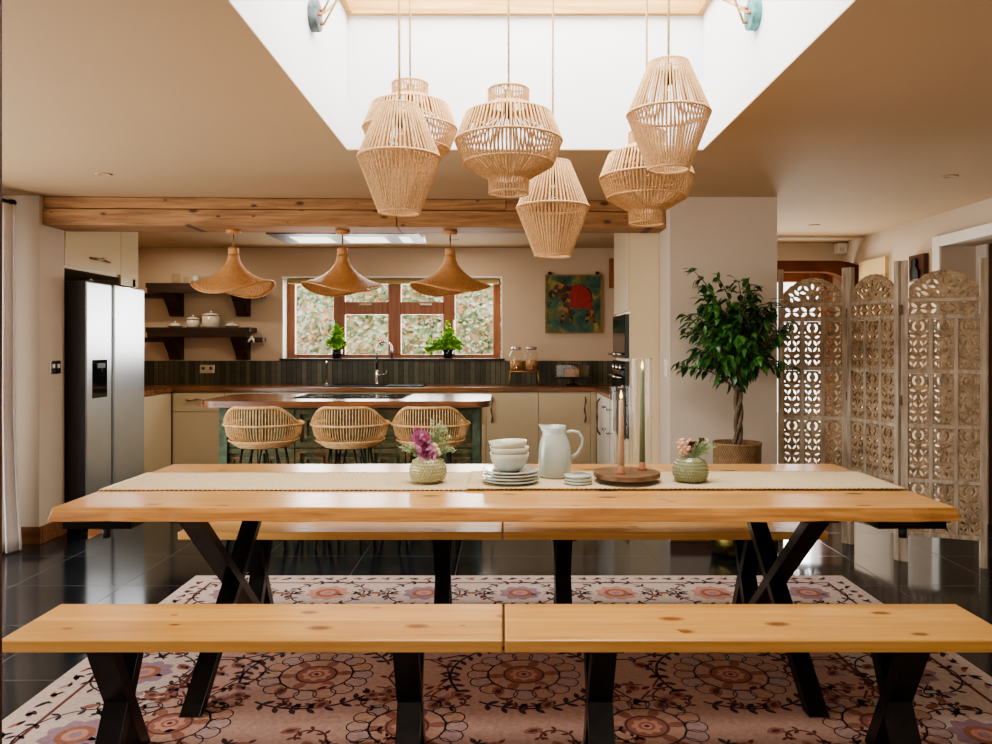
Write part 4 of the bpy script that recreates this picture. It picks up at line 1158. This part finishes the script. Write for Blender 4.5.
# wooden board
t = thing('wooden_board', 'round olive wood board carrying the two candles', 'board', (.496, 3.13, RZ))
pts = []
for k in range(72):
    a = 2*pi*k/72; r = .133*(1+.03*sin(3*a+.5)+.015*sin(5*a+2)); pts.append((r*cos(a), r*sin(a)))
b = MB(); b.prism(pts, .02, .038, 'z'); b.build('top', M['board'], t, bevel=.005, seg=3)
for (x, y) in ((-.07, -.07), (.075, -.06), (0, .085)):
    b = MB(); b.lathe([(.001, 0), (.016, 0), (.024, .021), (.001, .021)], n=14); b.build('foot', M['board'], t)
BZ = RZ+.038
def candle(x, y, hgt, mat, label, glabel, gh, gx, gy, r=.046):
    t = thing('taper_candle', label, 'candle', (x, y, BZ), 0, 'lit taper candles on the board')
    b = MB(); b.lathe([(.001, 0), (.019, 0), (.019, .006), (.014, .012), (.014, .032), (.001, .032)], n=20); b.build('holder', M['terracotta'], t)
    b = MB(); b.lathe([(.001, .022), (.0125, .022), (.0085, hgt), (.006, hgt+.006), (.001, hgt+.008)], n=18); b.build('wax', M[mat], t)
    b = MB(); b.tube([(0, 0, hgt+.004), (.001, 0, hgt+.016)], .0012, 5); w_ = b.build('wick', M['black'], t)
    b = MB(); b.lathe([(.0005, hgt+.01), (.0048, hgt+.019), (.0042, hgt+.029), (.0005, hgt+.046)], n=12); b.build('flame', M['flame'], t)
    t = thing('glass_tube', glabel, 'candle tube', (gx, gy, BZ), 0, 'glass tubes around the candles')
    b = MB(); b.shell([(r, 0), (r, gh)], n=40); b.build('tube_wall', M['tube_glass'], t)
    b = MB(); b.tube([(r*cos(q), r*sin(q), gh) for q in [2*pi*k/40 for k in range(40)]], .0022, 6, closed=True); b.build('rim', M['jar_glass'], t)
candle(.469, 3.09, .285, 'candle_pink', 'short peach taper candle inside the lower glass tube', 'lower clear glass tube around the peach candle', .345, .469, 3.09)
candle(.570, 3.185, .40, 'candle_green', 'tall sage green taper candle inside the taller glass tube', 'taller clear glass tube around the sage green candle', .455, .563, 3.185)

def vase(loc, mat, name, label, rb, h, bumps_rows):
    t = thing(name, label, 'vase', loc)
    prof = [(.001, 0), (rb*.72, 0), (rb*.9, h*.12), (rb, h*.36), (rb*.98, h*.62), (rb*.8, h*.86), (rb*.55, h*.97), (rb*.52, h), (rb*.46, h), (rb*.46, h*.92), (rb*.9, h*.5), (.001, .008)]
    b = MB(); b.lathe(prof, n=40); b.build('body', M[mat], t)
    b = MB()
    for k in range(bumps_rows):
        z = h*(.12+.72*k/(bumps_rows-1)); 
        import bisect
        zs = [p[1] for p in prof[:6]]; i = min(max(bisect.bisect(zs, z), 1), 5)
        f = (z-zs[i-1])/(zs[i]-zs[i-1]) if zs[i] > zs[i-1] else 0
        r = prof[i-1][0]+(prof[i][0]-prof[i-1][0])*f
        nn = 36
        for j in range(nn):
            q = 2*pi*(j+.5*(k % 2))/nn; b.ball((r*cos(q), r*sin(q), z), .0046, 6)
    b.build('beading', M[mat], t)
    return t
def bouquet(base, label, name):
    return thing(name, label, 'flowers', base)
def sprigs(b, s_, n, spread, hmin, hmax, bias=(0, 0), lsz=.016):
    for k in range(n):
        a = random.uniform(0, 2*pi); e = random.uniform(.2, 1)
        p2 = Vector((cos(a)*spread*e+bias[0], sin(a)*spread*.6*e+bias[1], random.uniform(hmin, hmax)))
        p0 = Vector((0, 0, -.04)); p1 = p2*.55 + Vector((0, 0, .02))
        P = [p0*(1-u)**2 + p1*2*u*(1-u) + p2*u*u for u in [i/7 for i in range(8)]]
        s_.tube(P, .0011, 4)
        for i in range(3, 8):
            for q in range(5):
                d = (random.uniform(-1, 1), random.uniform(-1, 1), random.uniform(-.2, 1))
                b.leaf(P[i], d, (0, 0, 1), lsz*random.uniform(.7, 1.4), .0035, 0, .1)
vase((-.302, 3.135, RZ), 'vase', 'beaded_vase', 'round olive cream beaded vase with purple flower', .073, .098, 7)
t = bouquet((-.302, 3.135, RZ+.099), 'purple flower with pale green sprigs in left vase', 'flower_bunch')
b = MB(); s_ = MB()
sprigs(b, s_, 22, .045, .06, .15, (.055, 0)); sprigs(b, s_, 12, .035, .0, .05, (-.08, -.01)); sprigs(b, s_, 11, .035, .01, .06, (.085, -.01)); 
b.build('sprigs', M['sprig'], t); s_.build('stems', M['sprig'], t)
b = MB(); rr = random.Random(3)
for k in range(60):
    u = k/60
    c = Vector((-.03+.028*u+rr.uniform(-.02, .02), -.02+rr.uniform(-.012, .012), .085-.085*u+rr.uniform(-.012, .012)))
    d = Vector((rr.uniform(-1, 1), rr.uniform(-1, .1), rr.uniform(-.4, .8)))
    b.leaf(c, d, (rr.uniform(-1, 1), -1, .5), .034, .04, 0, rr.uniform(-.4, .6))
b.build('purple_bloom', M['purple'], t)
b = MB()
for k in range(7): b.ball((.02+rr.uniform(-.01, .03), -.02, .025+rr.uniform(-.01, .03)), .010, 8)
b.build('cream_buds', M['cream_petal'], t)
vase((.755, 3.135, RZ), 'green_glass', 'glass_vase', 'round green beaded glass vase with pink and burgundy flowers', .069, .098, 7)
t = bouquet((.755, 3.135, RZ+.099), 'blush and burgundy flowers with green sprigs in right vase', 'flower_bunch')
b = MB(); s_ = MB(); sprigs(b, s_, 26, .055, .0, .065, (.05, -.01)); sprigs(b, s_, 4, .03, .0, .05, (-.02, -.02))
b.build('sprigs', M['sprig'], t); s_.build('stems', M['sprig'], t)
b = MB()
for k in range(34):
    a = rr.uniform(0, pi); b.ball((-.035+.032*cos(a)*rr.random()+rr.uniform(-.01, .01), -.01+rr.uniform(-.02, .02), .015+.055*rr.random()), .0068, 7)
b.build('blush_berries', M['blush'], t)
b = MB()
for (cx, cz, q) in ((.012, .045, 16), (.045, .055, 12), (.0, .03, 8)):
    for k in range(q):
        d = Vector((rr.uniform(-1, 1), rr.uniform(-1, .2), rr.uniform(-.3, 1))); b.leaf((cx, 0, cz), d, (0, -1, .3), .024, .02, 0, .2)
b.build('burgundy_bloom', M['burgundy'], t)

# ------------------------------------------------------------------ rope pendant lamps + roses
ROSE = {'left': Vector((SX0, 3.22, 2.675)), 'right': Vector((SX1, 3.12, 2.64))}
for key, mt, lab in (('left', 'grey_patina', 'grey patinated round cord mount on left skylight wall'), ('right', 'teal_patina', 'teal patinated round cord mount on right skylight wall')):
    sg = 1 if key == 'left' else -1
    t = thing('cord_mount', lab, 'ceiling rose', ROSE[key])
    b = MB(); b.tube([(0, 0, 0), (sg*.036, 0, 0)], .062, 28); b.build('disc', M[mt], t, bevel=.003)
    for k in range(3):
        a = radians((70, 190, 310)[k]); b = MB(); b.tube([(sg*.03, .03*cos(a), .03*sin(a)), (sg*.052, .03*cos(a), .03*sin(a))], .008, 8); b.build('cord_grip', M['terracotta'], t)
def strand_shell(b, prof, n, r, jit=.0):
    for j in range(n):
        q = 2*pi*j/n + random.uniform(-jit, jit)
        b.tube([(pr*cos(q), pr*sin(q), z) for pr, z in prof], r*random.uniform(.85, 1.15), 5, caps=False)
def ring(b, r, z, th, n=48):
    b.tube([(r*cos(2*pi*k/n), r*sin(2*pi*k/n), z) for k in range(n)], th, 6, closed=True)
def rope_lamp(kind, x, y, ztop, side, slot, label, hook):
    t = thing('rope_pendant', label, 'pendant lamp', (x, y, ztop), 0, 'woven rope pendants under the skylight')
    if kind == 'A':
        prof = [(.076, 0), (.160, -.199), (.078, -.413)]
        b = MB(); strand_shell(b, prof[:2], 58, .0039, .008); b.build('upper_weave', M['jute'], t)
        b = MB(); strand_shell(b, prof[1:], 58, .0039, .008); b.build('lower_weave', M['jute'], t)
        rings = [(.076, 0, .005), (.160, -.199, .0055), (.078, -.413, .005)]
        zb = -.13
    else:
        prof = [(.078, 0), (.078, -.06), (.168, -.098), (.208, -.20), (.174, -.288), (.077, -.345), (.075, -.403)]
        b = MB(); strand_shell(b, prof[0:2], 42, .0038, .01); b.build('collar', M['jute'], t)
        b = MB(); strand_shell(b, prof[1:4], 74, .0041, .008); b.build('upper_weave', M['jute'], t)
        b = MB(); strand_shell(b, prof[3:6], 74, .0041, .008); b.build('lower_weave', M['jute'], t)
        b = MB(); strand_shell(b, prof[5:7], 42, .0038, .01); b.build('collar', M['jute'], t)
        rings = [(.078, 0, .005), (.08, -.06, .006), (.168, -.098, .004), (.208, -.20, .005), (.174, -.288, .0045), (.077, -.345, .005), (.075, -.403, .005)]
        zb = -.16
    for (r, z, th) in rings:
        b = MB(); ring(b, r, z, th); b.build('ring', M['jute'], t)
    b = MB()
    for k in range(3): a = 2*pi*k/3; b.tube([(0, 0, -.005), (.076*cos(a), .076*sin(a), -.002)], .0025, 5)
    b.tube([(0, 0, 0), (0, 0, zb+.05)], .016, 10); b.build('socket', M['brass'], t)
    b = MB(); b.ball((0, 0, zb), .035, 14); b.build('bulb', M['jar_glass'], t)
    hz = 3.10 - ztop
    R = ROSE[side]; a = radians((70, 190, 310)[slot])
    sg = 1 if side == 'left' else -1
    p0 = Vector((R.x - x + sg*.05, R.y - y + .03*cos(a), R.z - ztop + .03*sin(a)))
    hx = hook - x
    up = Vector((hx, 0, hz-.01)) if True else None
    pts = [p0]; 
    for i in range(1, 8):
        u = i/8; q = p0.lerp(up, u); q.z -= .05*sin(pi*u); pts.append(q)
    pts += [up, Vector((0, 0, hz-.015)), Vector((0, 0, 0))]
    b = MB(); b.tube(pts, .005, 6); b.build('cord', M['cord'], t)
    b = MB(); b.tube([(hx, 0, hz), (hx, 0, hz-.02)], .006, 8); b.tube([(0, 0, hz), (0, 0, hz-.02)], .006, 8); b.build('hook', M['brass'], t)
rope_lamp('A', -.406, 3.045, 2.245, 'left', 0, 'leftmost diamond shaped rope pendant, hanging low at the left', -.55)
rope_lamp('B', -.414, 3.465, 2.475, 'left', 1, 'rounded rope pendant partly hidden behind the left diamond pendant', -.6)
rope_lamp('B', .022, 3.045, 2.31, 'left', 2, 'rounded rope pendant with collars hanging unobstructed in the middle', -.5)
rope_lamp('A', .222, 3.465, 2.125, 'right', 0, 'lowest diamond shaped rope pendant, in front of the wooden beam', .75)
rope_lamp('B', .640, 3.465, 2.258, 'right', 1, 'rounded rope pendant partly hidden behind the right diamond pendant', .85)
rope_lamp('A', .648, 3.045, 2.415, 'right', 2, 'highest diamond shaped rope pendant, hanging at the right', .8)

# downlights
dl = ['small white recessed downlight in ceiling above the curtain', 'small recessed downlight in ceiling above the folding screen', 'small recessed downlight in the hall ceiling', 'small recessed downlight in kitchen ceiling right of extractor', 'small recessed downlight in kitchen ceiling above the shelves']
for k, (x, y) in enumerate(((-2.32, 4.52), (2.63, 4.58), (2.57, 6.43), (-.46, 7.3), (-3.1, 7.3))):
    t = thing('downlight', dl[k], 'downlight', (x, y, CZ), 0, 'recessed ceiling downlights')
    b = MB(); b.lathe([(.028, 0), (.045, 0), (.045, -.004), (.03, -.006), (.028, -.004)][::-1], n=24); b.build('trim_ring', M['ceiling'], t)
    b = MB(); b.lathe([(.001, -.003), (.028, -.003), (.028, -.001), (.001, -.001)], n=20); b.build('lens', M['lampwarm'], t)

# ------------------------------------------------------------------ curtain
t = thing('curtain', 'long white linen curtain at the left edge of room', 'curtain', (-3.18, 4.96, 0))
b = MB(); nu, nv = 60, 26
for j in range(nv+1):
    z = .012 + 2.2*j/nv
    sp = .10 + .05*max(0, 1-z/.9)
    for i in range(nu+1):
        u = i/nu; w = sin(u*pi*7)
        b.v.append((.0 + sp*1.0*(u-.5)*1.3 + .02*max(0, .35-z)*3*u, -.1 + .22*u*.4 + .045*w*(1-.2*z/2.2) - .05*max(0, .3-z), z))
for j in range(nv):
    for i in range(nu):
        a = j*(nu+1)+i; b.f.append((a, a+1, a+nu+2, a+nu+1)); b.m.append(0); b.sm.append(True)
b.build('drape', M['curtain'], t, solid=.004)
t = thing('curtain_rod', 'black curtain rod end above the white curtain', 'curtain rod', (-3.17, 5.0, 2.235))
b = MB(); b.tube([(0, -4.2, 0), (0, 0, 0)], .012, 10); b.build('pole', M['black'], t)
b = MB(); b.lathe([(.001, -.02), (.02, -.018), (.03, 0), (.02, .018), (.001, .02)], (.0, .02, 0), 14); b.build('finial', M['black'], t)
b = MB(); b.tube([(0, -.1, 0), (-.26, -.1, 0)], .01, 8); b.build('wall_bracket', M['black'], t)

# ------------------------------------------------------------------ ficus tree
FX, FY = (737-503)*4.9/FPX, 4.9
t = thing('brass_stand', 'low brass dish standing on the floor under the basket', 'plant stand', (FX, FY, 0))
b = MB(); b.lathe([(.001, 0), (.13, 0), (.155, .015), (.17, .13), (.165, .135), (.15, .03), (.12, .016), (.001, .016)], n=36); b.build('dish', M['brass'], t)
t = thing('ficus_tree', 'leafy weeping fig with braided trunk in woven basket by pier', 'potted tree', (FX, FY, .016))
b = MB(); b.lathe([(.001, 0), (.125, 0), (.128, .1), (.145, .45), (.148, .675), (.152, .68), (.15, .69), (.138, .69), (.134, .62), (.001, .62)], n=48); b.build('basket', M['basket'], t)
b = MB(); b.lathe([(.001, .622), (.134, .622), (.13, .64), (.001, .65)], n=24); b.build('soil', M['soil'], t)
trunk = MB(); z0, z1 = .63, 1.10
for s_ in (0, 1, 2):
    P = []
    for i in range(25):
        u = i/24; a = 2*pi*s_/3 + u*7.5
        P.append((.017*cos(a)+.01*sin(u*3), .017*sin(a), z0+(z1-z0)*u))
    trunk.tube(P, .0135, 8)
rf = random.Random(11); tips = []
CENT = Vector((-.02, 0, 1.26))
for k in range(74):
    a = rf.uniform(0, 2*pi); el = rf.uniform(-.45, 1.35)
    # egg-shaped crown: half-width .33, taller on top
    rad = Vector((.35*cos(a)*cos(el), .30*sin(a)*cos(el), (.43 if el > 0 else .28)*sin(el)))*rf.uniform(.55, 1.05)
    tip = CENT + rad
    if tip.y > .27: tip.y = .27
    p0 = Vector((.01, 0, rf.uniform(.95, 1.18))); p1 = (p0+tip)/2 + Vector((0, 0, .1))
    P = [p0*(1-u)**2 + p1*2*u*(1-u) + tip*u*u for u in [i/8 for i in range(9)]]
    trunk.tube(P, [.006*(1-.8*i/8)+.0012 for i in range(9)], 5); tips.append(P)
for (dx, dz) in ((-.26, .60), (-.1, .56), (.12, .50), (-.2, .50), (.2, .40), (.03, .54), (-.3, .2), (-.33, .02)):
    tip = Vector((dx, rf.uniform(-.1, .1), 1.17+dz)); p0 = Vector((0, 0, 1.2)); p1 = (p0+tip)/2 + Vector((.05, 0, .12))
    P = [p0*(1-u)**2 + p1*2*u*(1-u) + tip*u*u for u in [i/8 for i in range(9)]]
    trunk.tube(P, [.005*(1-.8*i/8)+.001 for i in range(9)], 5); tips.append(P)
trunk.build('trunk', M['bark'], t)
b = MB()
for P in tips:
    for i in range(2, 9):
        for q in range(4 if i > 3 else 2):
            p = P[i] + Vector((rf.uniform(-.02, .02), rf.uniform(-.02, .02), rf.uniform(-.015, .015)))
            if p.y > .28: continue
            out = (p-CENT); out.z *= .3
            d = out.normalized()*.8 + Vector((rf.uniform(-.7, .7), rf.uniform(-.7, .7), rf.uniform(-1.0, .15)))
            L = rf.uniform(.055, .085)
            if p.y + .085*d.normalized().y > .30: d.y = -abs(d.y)
            b.leaf(p, d, (rf.uniform(-.4, .4), rf.uniform(-.4, .4), 1), L, L*.46, 0 if rf.random() < .62 else 1, .3)
b.build('foliage', [M['leaf_dark'], M['leaf_mid']], t)

# ------------------------------------------------------------------ folding screen
def Bz(v): return v
J = [Vector((1.875, 5.315, 0)), Vector((2.295, 5.17, 0)), Vector((2.425, 4.745, 0)), Vector((2.855, 4.585, 0))]
t = thing('folding_screen', 'carved greywashed wooden folding screen with pierced panels', 'folding screen', J[1])
CWd, CH = .112, .305
def cell_holes(w, h):
    holes = []
    rows = 5; rh = (h*.70)/rows
    for r_ in range(rows):
        yc = h*.035 + rh*(r_+.5)
        for s_ in (-1, 1):
            if r_ % 3 == 0:
                holes.append(leafpoly(s_*w*.16, yc, pi/2+s_*.45, rh*.98, w*.13)); holes.append(leafpoly(s_*w*.35, yc+rh*.1, pi/2-s_*.55, rh*.7, w*.10))
            elif r_ % 3 == 1:
                holes.append(leafpoly(s_*w*.27, yc, s_*.35 if s_ > 0 else pi+s_*.35, w*.32, rh*.34)); 
            else:
                holes.append(leafpoly(s_*w*.14, yc, pi/2-s_*.6, rh*.9, w*.12)); holes.append(leafpoly(s_*w*.36, yc, pi/2+s_*.3, rh*.7, w*.09))
    yc = h*.86
    for s_ in (-1, 1):
        o = [(s_*w*.30*cos(a), yc+h*.11*sin(a)) for a in [radians(-62+124*i/8) for i in range(9)]]
        i_ = [(s_*w*.17*cos(a), yc+h*.075*sin(a)) for a in [radians(62-124*i/8) for i in range(9)]]
        holes.append(o+i_)
        holes.append(leafpoly(s_*w*.40, yc+h*.105, pi/2+s_*.6, h*.055, w*.10)); holes.append(leafpoly(s_*w*.41, yc-h*.10, pi/2-s_*.3, h*.05, w*.08))
    return holes
def cell_mesh(w, h):
    b = MB(); b.plate([(-w/2, 0), (w/2, 0), (w/2, h), (-w/2, h)], cell_holes(w, h), -.007, .007, 'y'); return b
def band_mesh(w, h):
    holes = []
    n = 7
    for k in range(n):
        xc = -w/2 + w*(k+.5)/n
        for s_ in (-1, 1):
            if k % 2: holes.append(leafpoly(xc, h/2+s_*h*.2, .5*s_, w/n*.8, h*.24))
            else: holes.append(leafpoly(xc, h/2+s_*h*.22, -.7*s_, w/n*.85, h*.26))
    b = MB(); b.plate([(-w/2, 0), (w/2, 0), (w/2, h), (-w/2, h)], holes, -.007, .007, 'y'); return b
def crest_mesh(w, h):
    n = 48; outer = [(-w/2, 0), (w/2, 0), (w/2, h*.40)]
    for k in range(1, n):
        u = 1-2*k/n; x = u*w/2
        base = h*(.40 + .56*(1-abs(u)**2.1)) if abs(u) < .98 else h*.4
        outer.append((x, base + h*.035*abs(sin(u*pi*4.5))))
    outer.append((-w/2, h*.40))
    holes = []
    for k in range(9):
        a = radians(20*k+10)
        r = h*.34
        holes.append(leafpoly(r*cos(a)*1.05, h*.36+r*sin(a)*.85 if True else 0, a, h*.24, h*.11))
    for s_ in (-1, 1):
        for (x, y, a, L, W_) in ((.27, .18, .5, .30, .12), (.27, .42, .9, .26, .12), (.36, .14, 1.2, .2, .09), (.365, .34, .5, .22, .10), (.22, .60, 2.2, .22, .10), (.43, .14, .3, .16, .08)):
            holes.append(leafpoly(s_*x*w, y*h, a if s_ > 0 else pi-a, L*h, W_*h))
        holes.append(leafpoly(s_*h*.17, h*.22, pi/2-s_*.5, h*.16, h*.08))
    holes = [hh for hh in holes if all(-w/2+.006 < x < w/2-.006 and .006 < y < h*(.38+.54*(1-abs(2*x/w)**2.1)) for x, y in hh)]
    # keep only non-touching holes
    keep = []
    for hh in holes:
        c = Vector((sum(p[0] for p in hh)/len(hh), sum(p[1] for p in hh)/len(hh)))
        rr_ = max((Vector(p)-c).length for p in hh)
        ok = True
        for (kc, kh) in keep:
            if min((Vector(p)-Vector(q)).length for p in hh for q in kh) < .006: ok = False; break
        if ok: keep.append((c, hh))
    b = MB(); b.plate(outer, [k[1] for k in keep], -.007, .007, 'y'); return b
cellb = bandb = crestb = None
for k in range(3):
    A, B = J[k], J[k+1]; d = B-A; L = d.length; ang = atan2(d.y, d.x)
    M0 = A - J[1]
    b = MB(); pw = .036; g = .003
    for x in (g, L-pw-g): b.box(x, x+pw, -.016, .016, 0, 1.83)
    x0, x1 = pw+g, L-pw-g
    for z in (.16, .485, .815, 1.145, 1.475): b.box(x0, x1, -.014, .014, z, z+.024)
    b.box(x0, x1, -.014, .014, 1.578, 1.598)
    iw = x1-x0; st = .022; cw = (iw-2*st)/3
    for q in (1, 2): b.box(x0+cw*q+st*(q-1), x0+cw*q+st*q, -.012, .012, .184, 1.475)
    pf = b.build('panel_frame', M['screen'], t, loc=M0, rz=ang, bevel=.002)
    for q in range(3):
        for r_ in range(4):
            z = (.184, .509, .839, 1.169)[r_]
            if cellb is None:
                cellb = cell_mesh(cw+.004, .306).build('carved_panel', M['carved'], pf); o = cellb
            else:
                o = cellb.copy(); COL.objects.link(o); o.parent = pf
            o.location = (x0+cw*(q+.5)+st*q, 0, z-.002)
    if bandb is None: bandb = band_mesh(iw, .08).build('carved_band', M['carved'], pf); o = bandb
    else: o = bandb.copy(); COL.objects.link(o); o.parent = pf
    o.location = ((x0+x1)/2, 0, 1.4985)
    if crestb is None: crestb = crest_mesh(iw, .172).build('carved_crest', M['carved'], pf); o = crestb
    else: o = crestb.copy(); COL.objects.link(o); o.parent = pf
    o.location = ((x0+x1)/2, 0, 1.5975)
    if k:
        for z in (.35, .95, 1.5):
            b = MB(); b.box(-.006, .008, -.02, -.012, z, z+.06); b.tube([(0, -.02, z), (0, -.02, z+.06)], .005, 8); b.build('hinge', M['iron'], pf)

# ------------------------------------------------------------------ hall background
b = MB()
b.box(2.2, 2.3, 7.545, 7.61, 0, 2.03); b.box(3.08, 3.2, 7.545, 7.61, 0, 2.03); b.box(2.3, 3.08, 7.545, 7.61, 1.93, 2.03); b.box(2.3, 3.08, 7.545, 7.61, 0, .14)
d2 = struct(b.build('door_2', M['window_wood'], bevel=.004), 'brown framed glazed door in the hall back wall')
b = MB(); b.box(2.3, 3.08, 7.575, 7.585, .14, 1.93); b.build('glass_pane', M['glass'], d2)
b = MB(); b.box(XR+.12, XR+.16, 6.30, 6.33, .05, 1.62); b.box(XR+.12, XR+.16, 6.59, 6.62, .05, 1.62); b.box(XR+.12, XR+.16, 6.33, 6.59, 1.57, 1.62); b.box(XR+.12, XR+.16, 6.30, 6.62, 0, .05)
w3 = struct(b.build('window_3', M['white']), 'tall narrow glazed side light in the hall right wall')
b = MB(); b.box(XR+.137, XR+.143, 6.33, 6.59, .05, 1.57); b.build('glass_pane', M['glass'], w3)
pts = [(1.86, 2.0), (3.0, 2.0), (3.08, 1.985), (3.15, 1.95), (3.2, 1.89), (3.24, 1.85), (3.3, 1.83), (3.3, 2.06), (3.2, 2.09), (3.1, 2.10), (1.86, 2.10)]
b = MB(); b.prism(pts, 7.22, 7.34, 'y'); o = b.build('curved_timber', plain('dark_oak_timber', rgb(88, 52, 32), .9, spec=.05, var=.2), bevel=.003); tag(o, 'curved dark brown timber lintel above the hall door', 'timber')
b = MB(); b.box(XR-.03, XR-.001, 6.66, 7.15, .9, 2.08); struct(b.build('trim_6', M['brick']), 'patch of pale yellow brick on the hall wall')
t = thing('wall_plaque', 'dark wooden plaque with black figure on hall wall', 'plaque', (XR-.001, 6.14, 1.82))
b = MB(); b.box(-.04, 0, -.11, .11, 0, .21); b.build('plaque_board', M['dark_door'], t, bevel=.004)
b = MB(); b.prism([(-.05, .02), (.04, .02), (.055, .08), (.03, .12), (.035, .16), (0, .185), (-.03, .16), (-.025, .12), (-.06, .08)], -.055, -.04, 'x'); b.build('figure', M['black'], t, bevel=.006)
t = thing('motion_sensor', 'small white motion sensor high in hall corner', 'sensor', (3.24, 7.47, 2.2))
b = MB(); b.box(-.035, .06, -.03, .08, 0, .1); b.build('sensor_body', M['white'], t, bevel=.012, seg=3)
b = MB(); b.box(-.02, .025, -.034, -.03, .01, .05); b.build('sensor_lens', M['enamel'], t)

# ------------------------------------------------------------------ light
wd = bpy.data.worlds.new('sky'); S.world = wd; wd.use_nodes = True
nt = wd.node_tree; nt.nodes.clear()
ou = nt.nodes.new('ShaderNodeOutputWorld'); bg = nt.nodes.new('ShaderNodeBackground')
bg.inputs[0].default_value = (.93, .97, 1.0, 1); bg.inputs[1].default_value = 3.2
nt.links.new(bg.outputs[0], ou.inputs[0])
def area(name, loc, rot, sx_, sy_, power, col=(1, 1, 1), spread=pi):
    l = bpy.data.lights.new(name, 'AREA'); l.shape = 'RECTANGLE'; l.size = sx_; l.size_y = sy_; l.energy = power; l.color = col; l.spread = spread
    o = bpy.data.objects.new(name, l); COL.objects.link(o); o.location = loc; o.rotation_euler = rot; return o
area('skylight_daylight', ((SX0+SX1)/2, (SY0+SY1)/2, 3.45), (0, 0, 0), 1.9, 1.8, 150, (1, .985, .97))
area('patio_daylight', (-3.6, 2.6, 1.1), (0, radians(-90), 0), 2.0, 4.1, 140, (1, .97, .94))
area('rear_fill', (.4, -1.2, 1.35), (radians(90), 0, 0), 4.5, 1.7, 30, (1, .95, .88))  # added fill lamp behind the camera; the rear wall has no window
area('kitchen_window_daylight', (-1.13, YB+.32, 1.6), (radians(-90), 0, 0), 2.1, .8, 65, (1, .98, .94))
area('hall_daylight', (2.7, 7.85, .9), (radians(-90), 0, 0), .8, 1.5, 60, (1, .98, .95))
for k, x in enumerate((-1.47, -1.06)):
    area('extractor_light', (x, 6.03, 2.125), (0, 0, 0), .28, .3, 12, (1, .93, .84))
for k, (x, y) in enumerate(((2.57, 6.43), (-.46, 7.3), (-3.1, 7.3))):
    area('downlight_glow', (x, y, CZ-.02), (0, 0, 0), .06, .06, 7, (1, .85, .68))

S.view_settings.view_transform = 'AgX'
S.view_settings.look = 'AgX - Medium High Contrast'
S.view_settings.exposure = -0.12
S.cycles.use_denoising = True
S.cycles.max_bounces = 10; S.cycles.transparent_max_bounces = 24
S.cycles.sample_clamp_indirect = 6
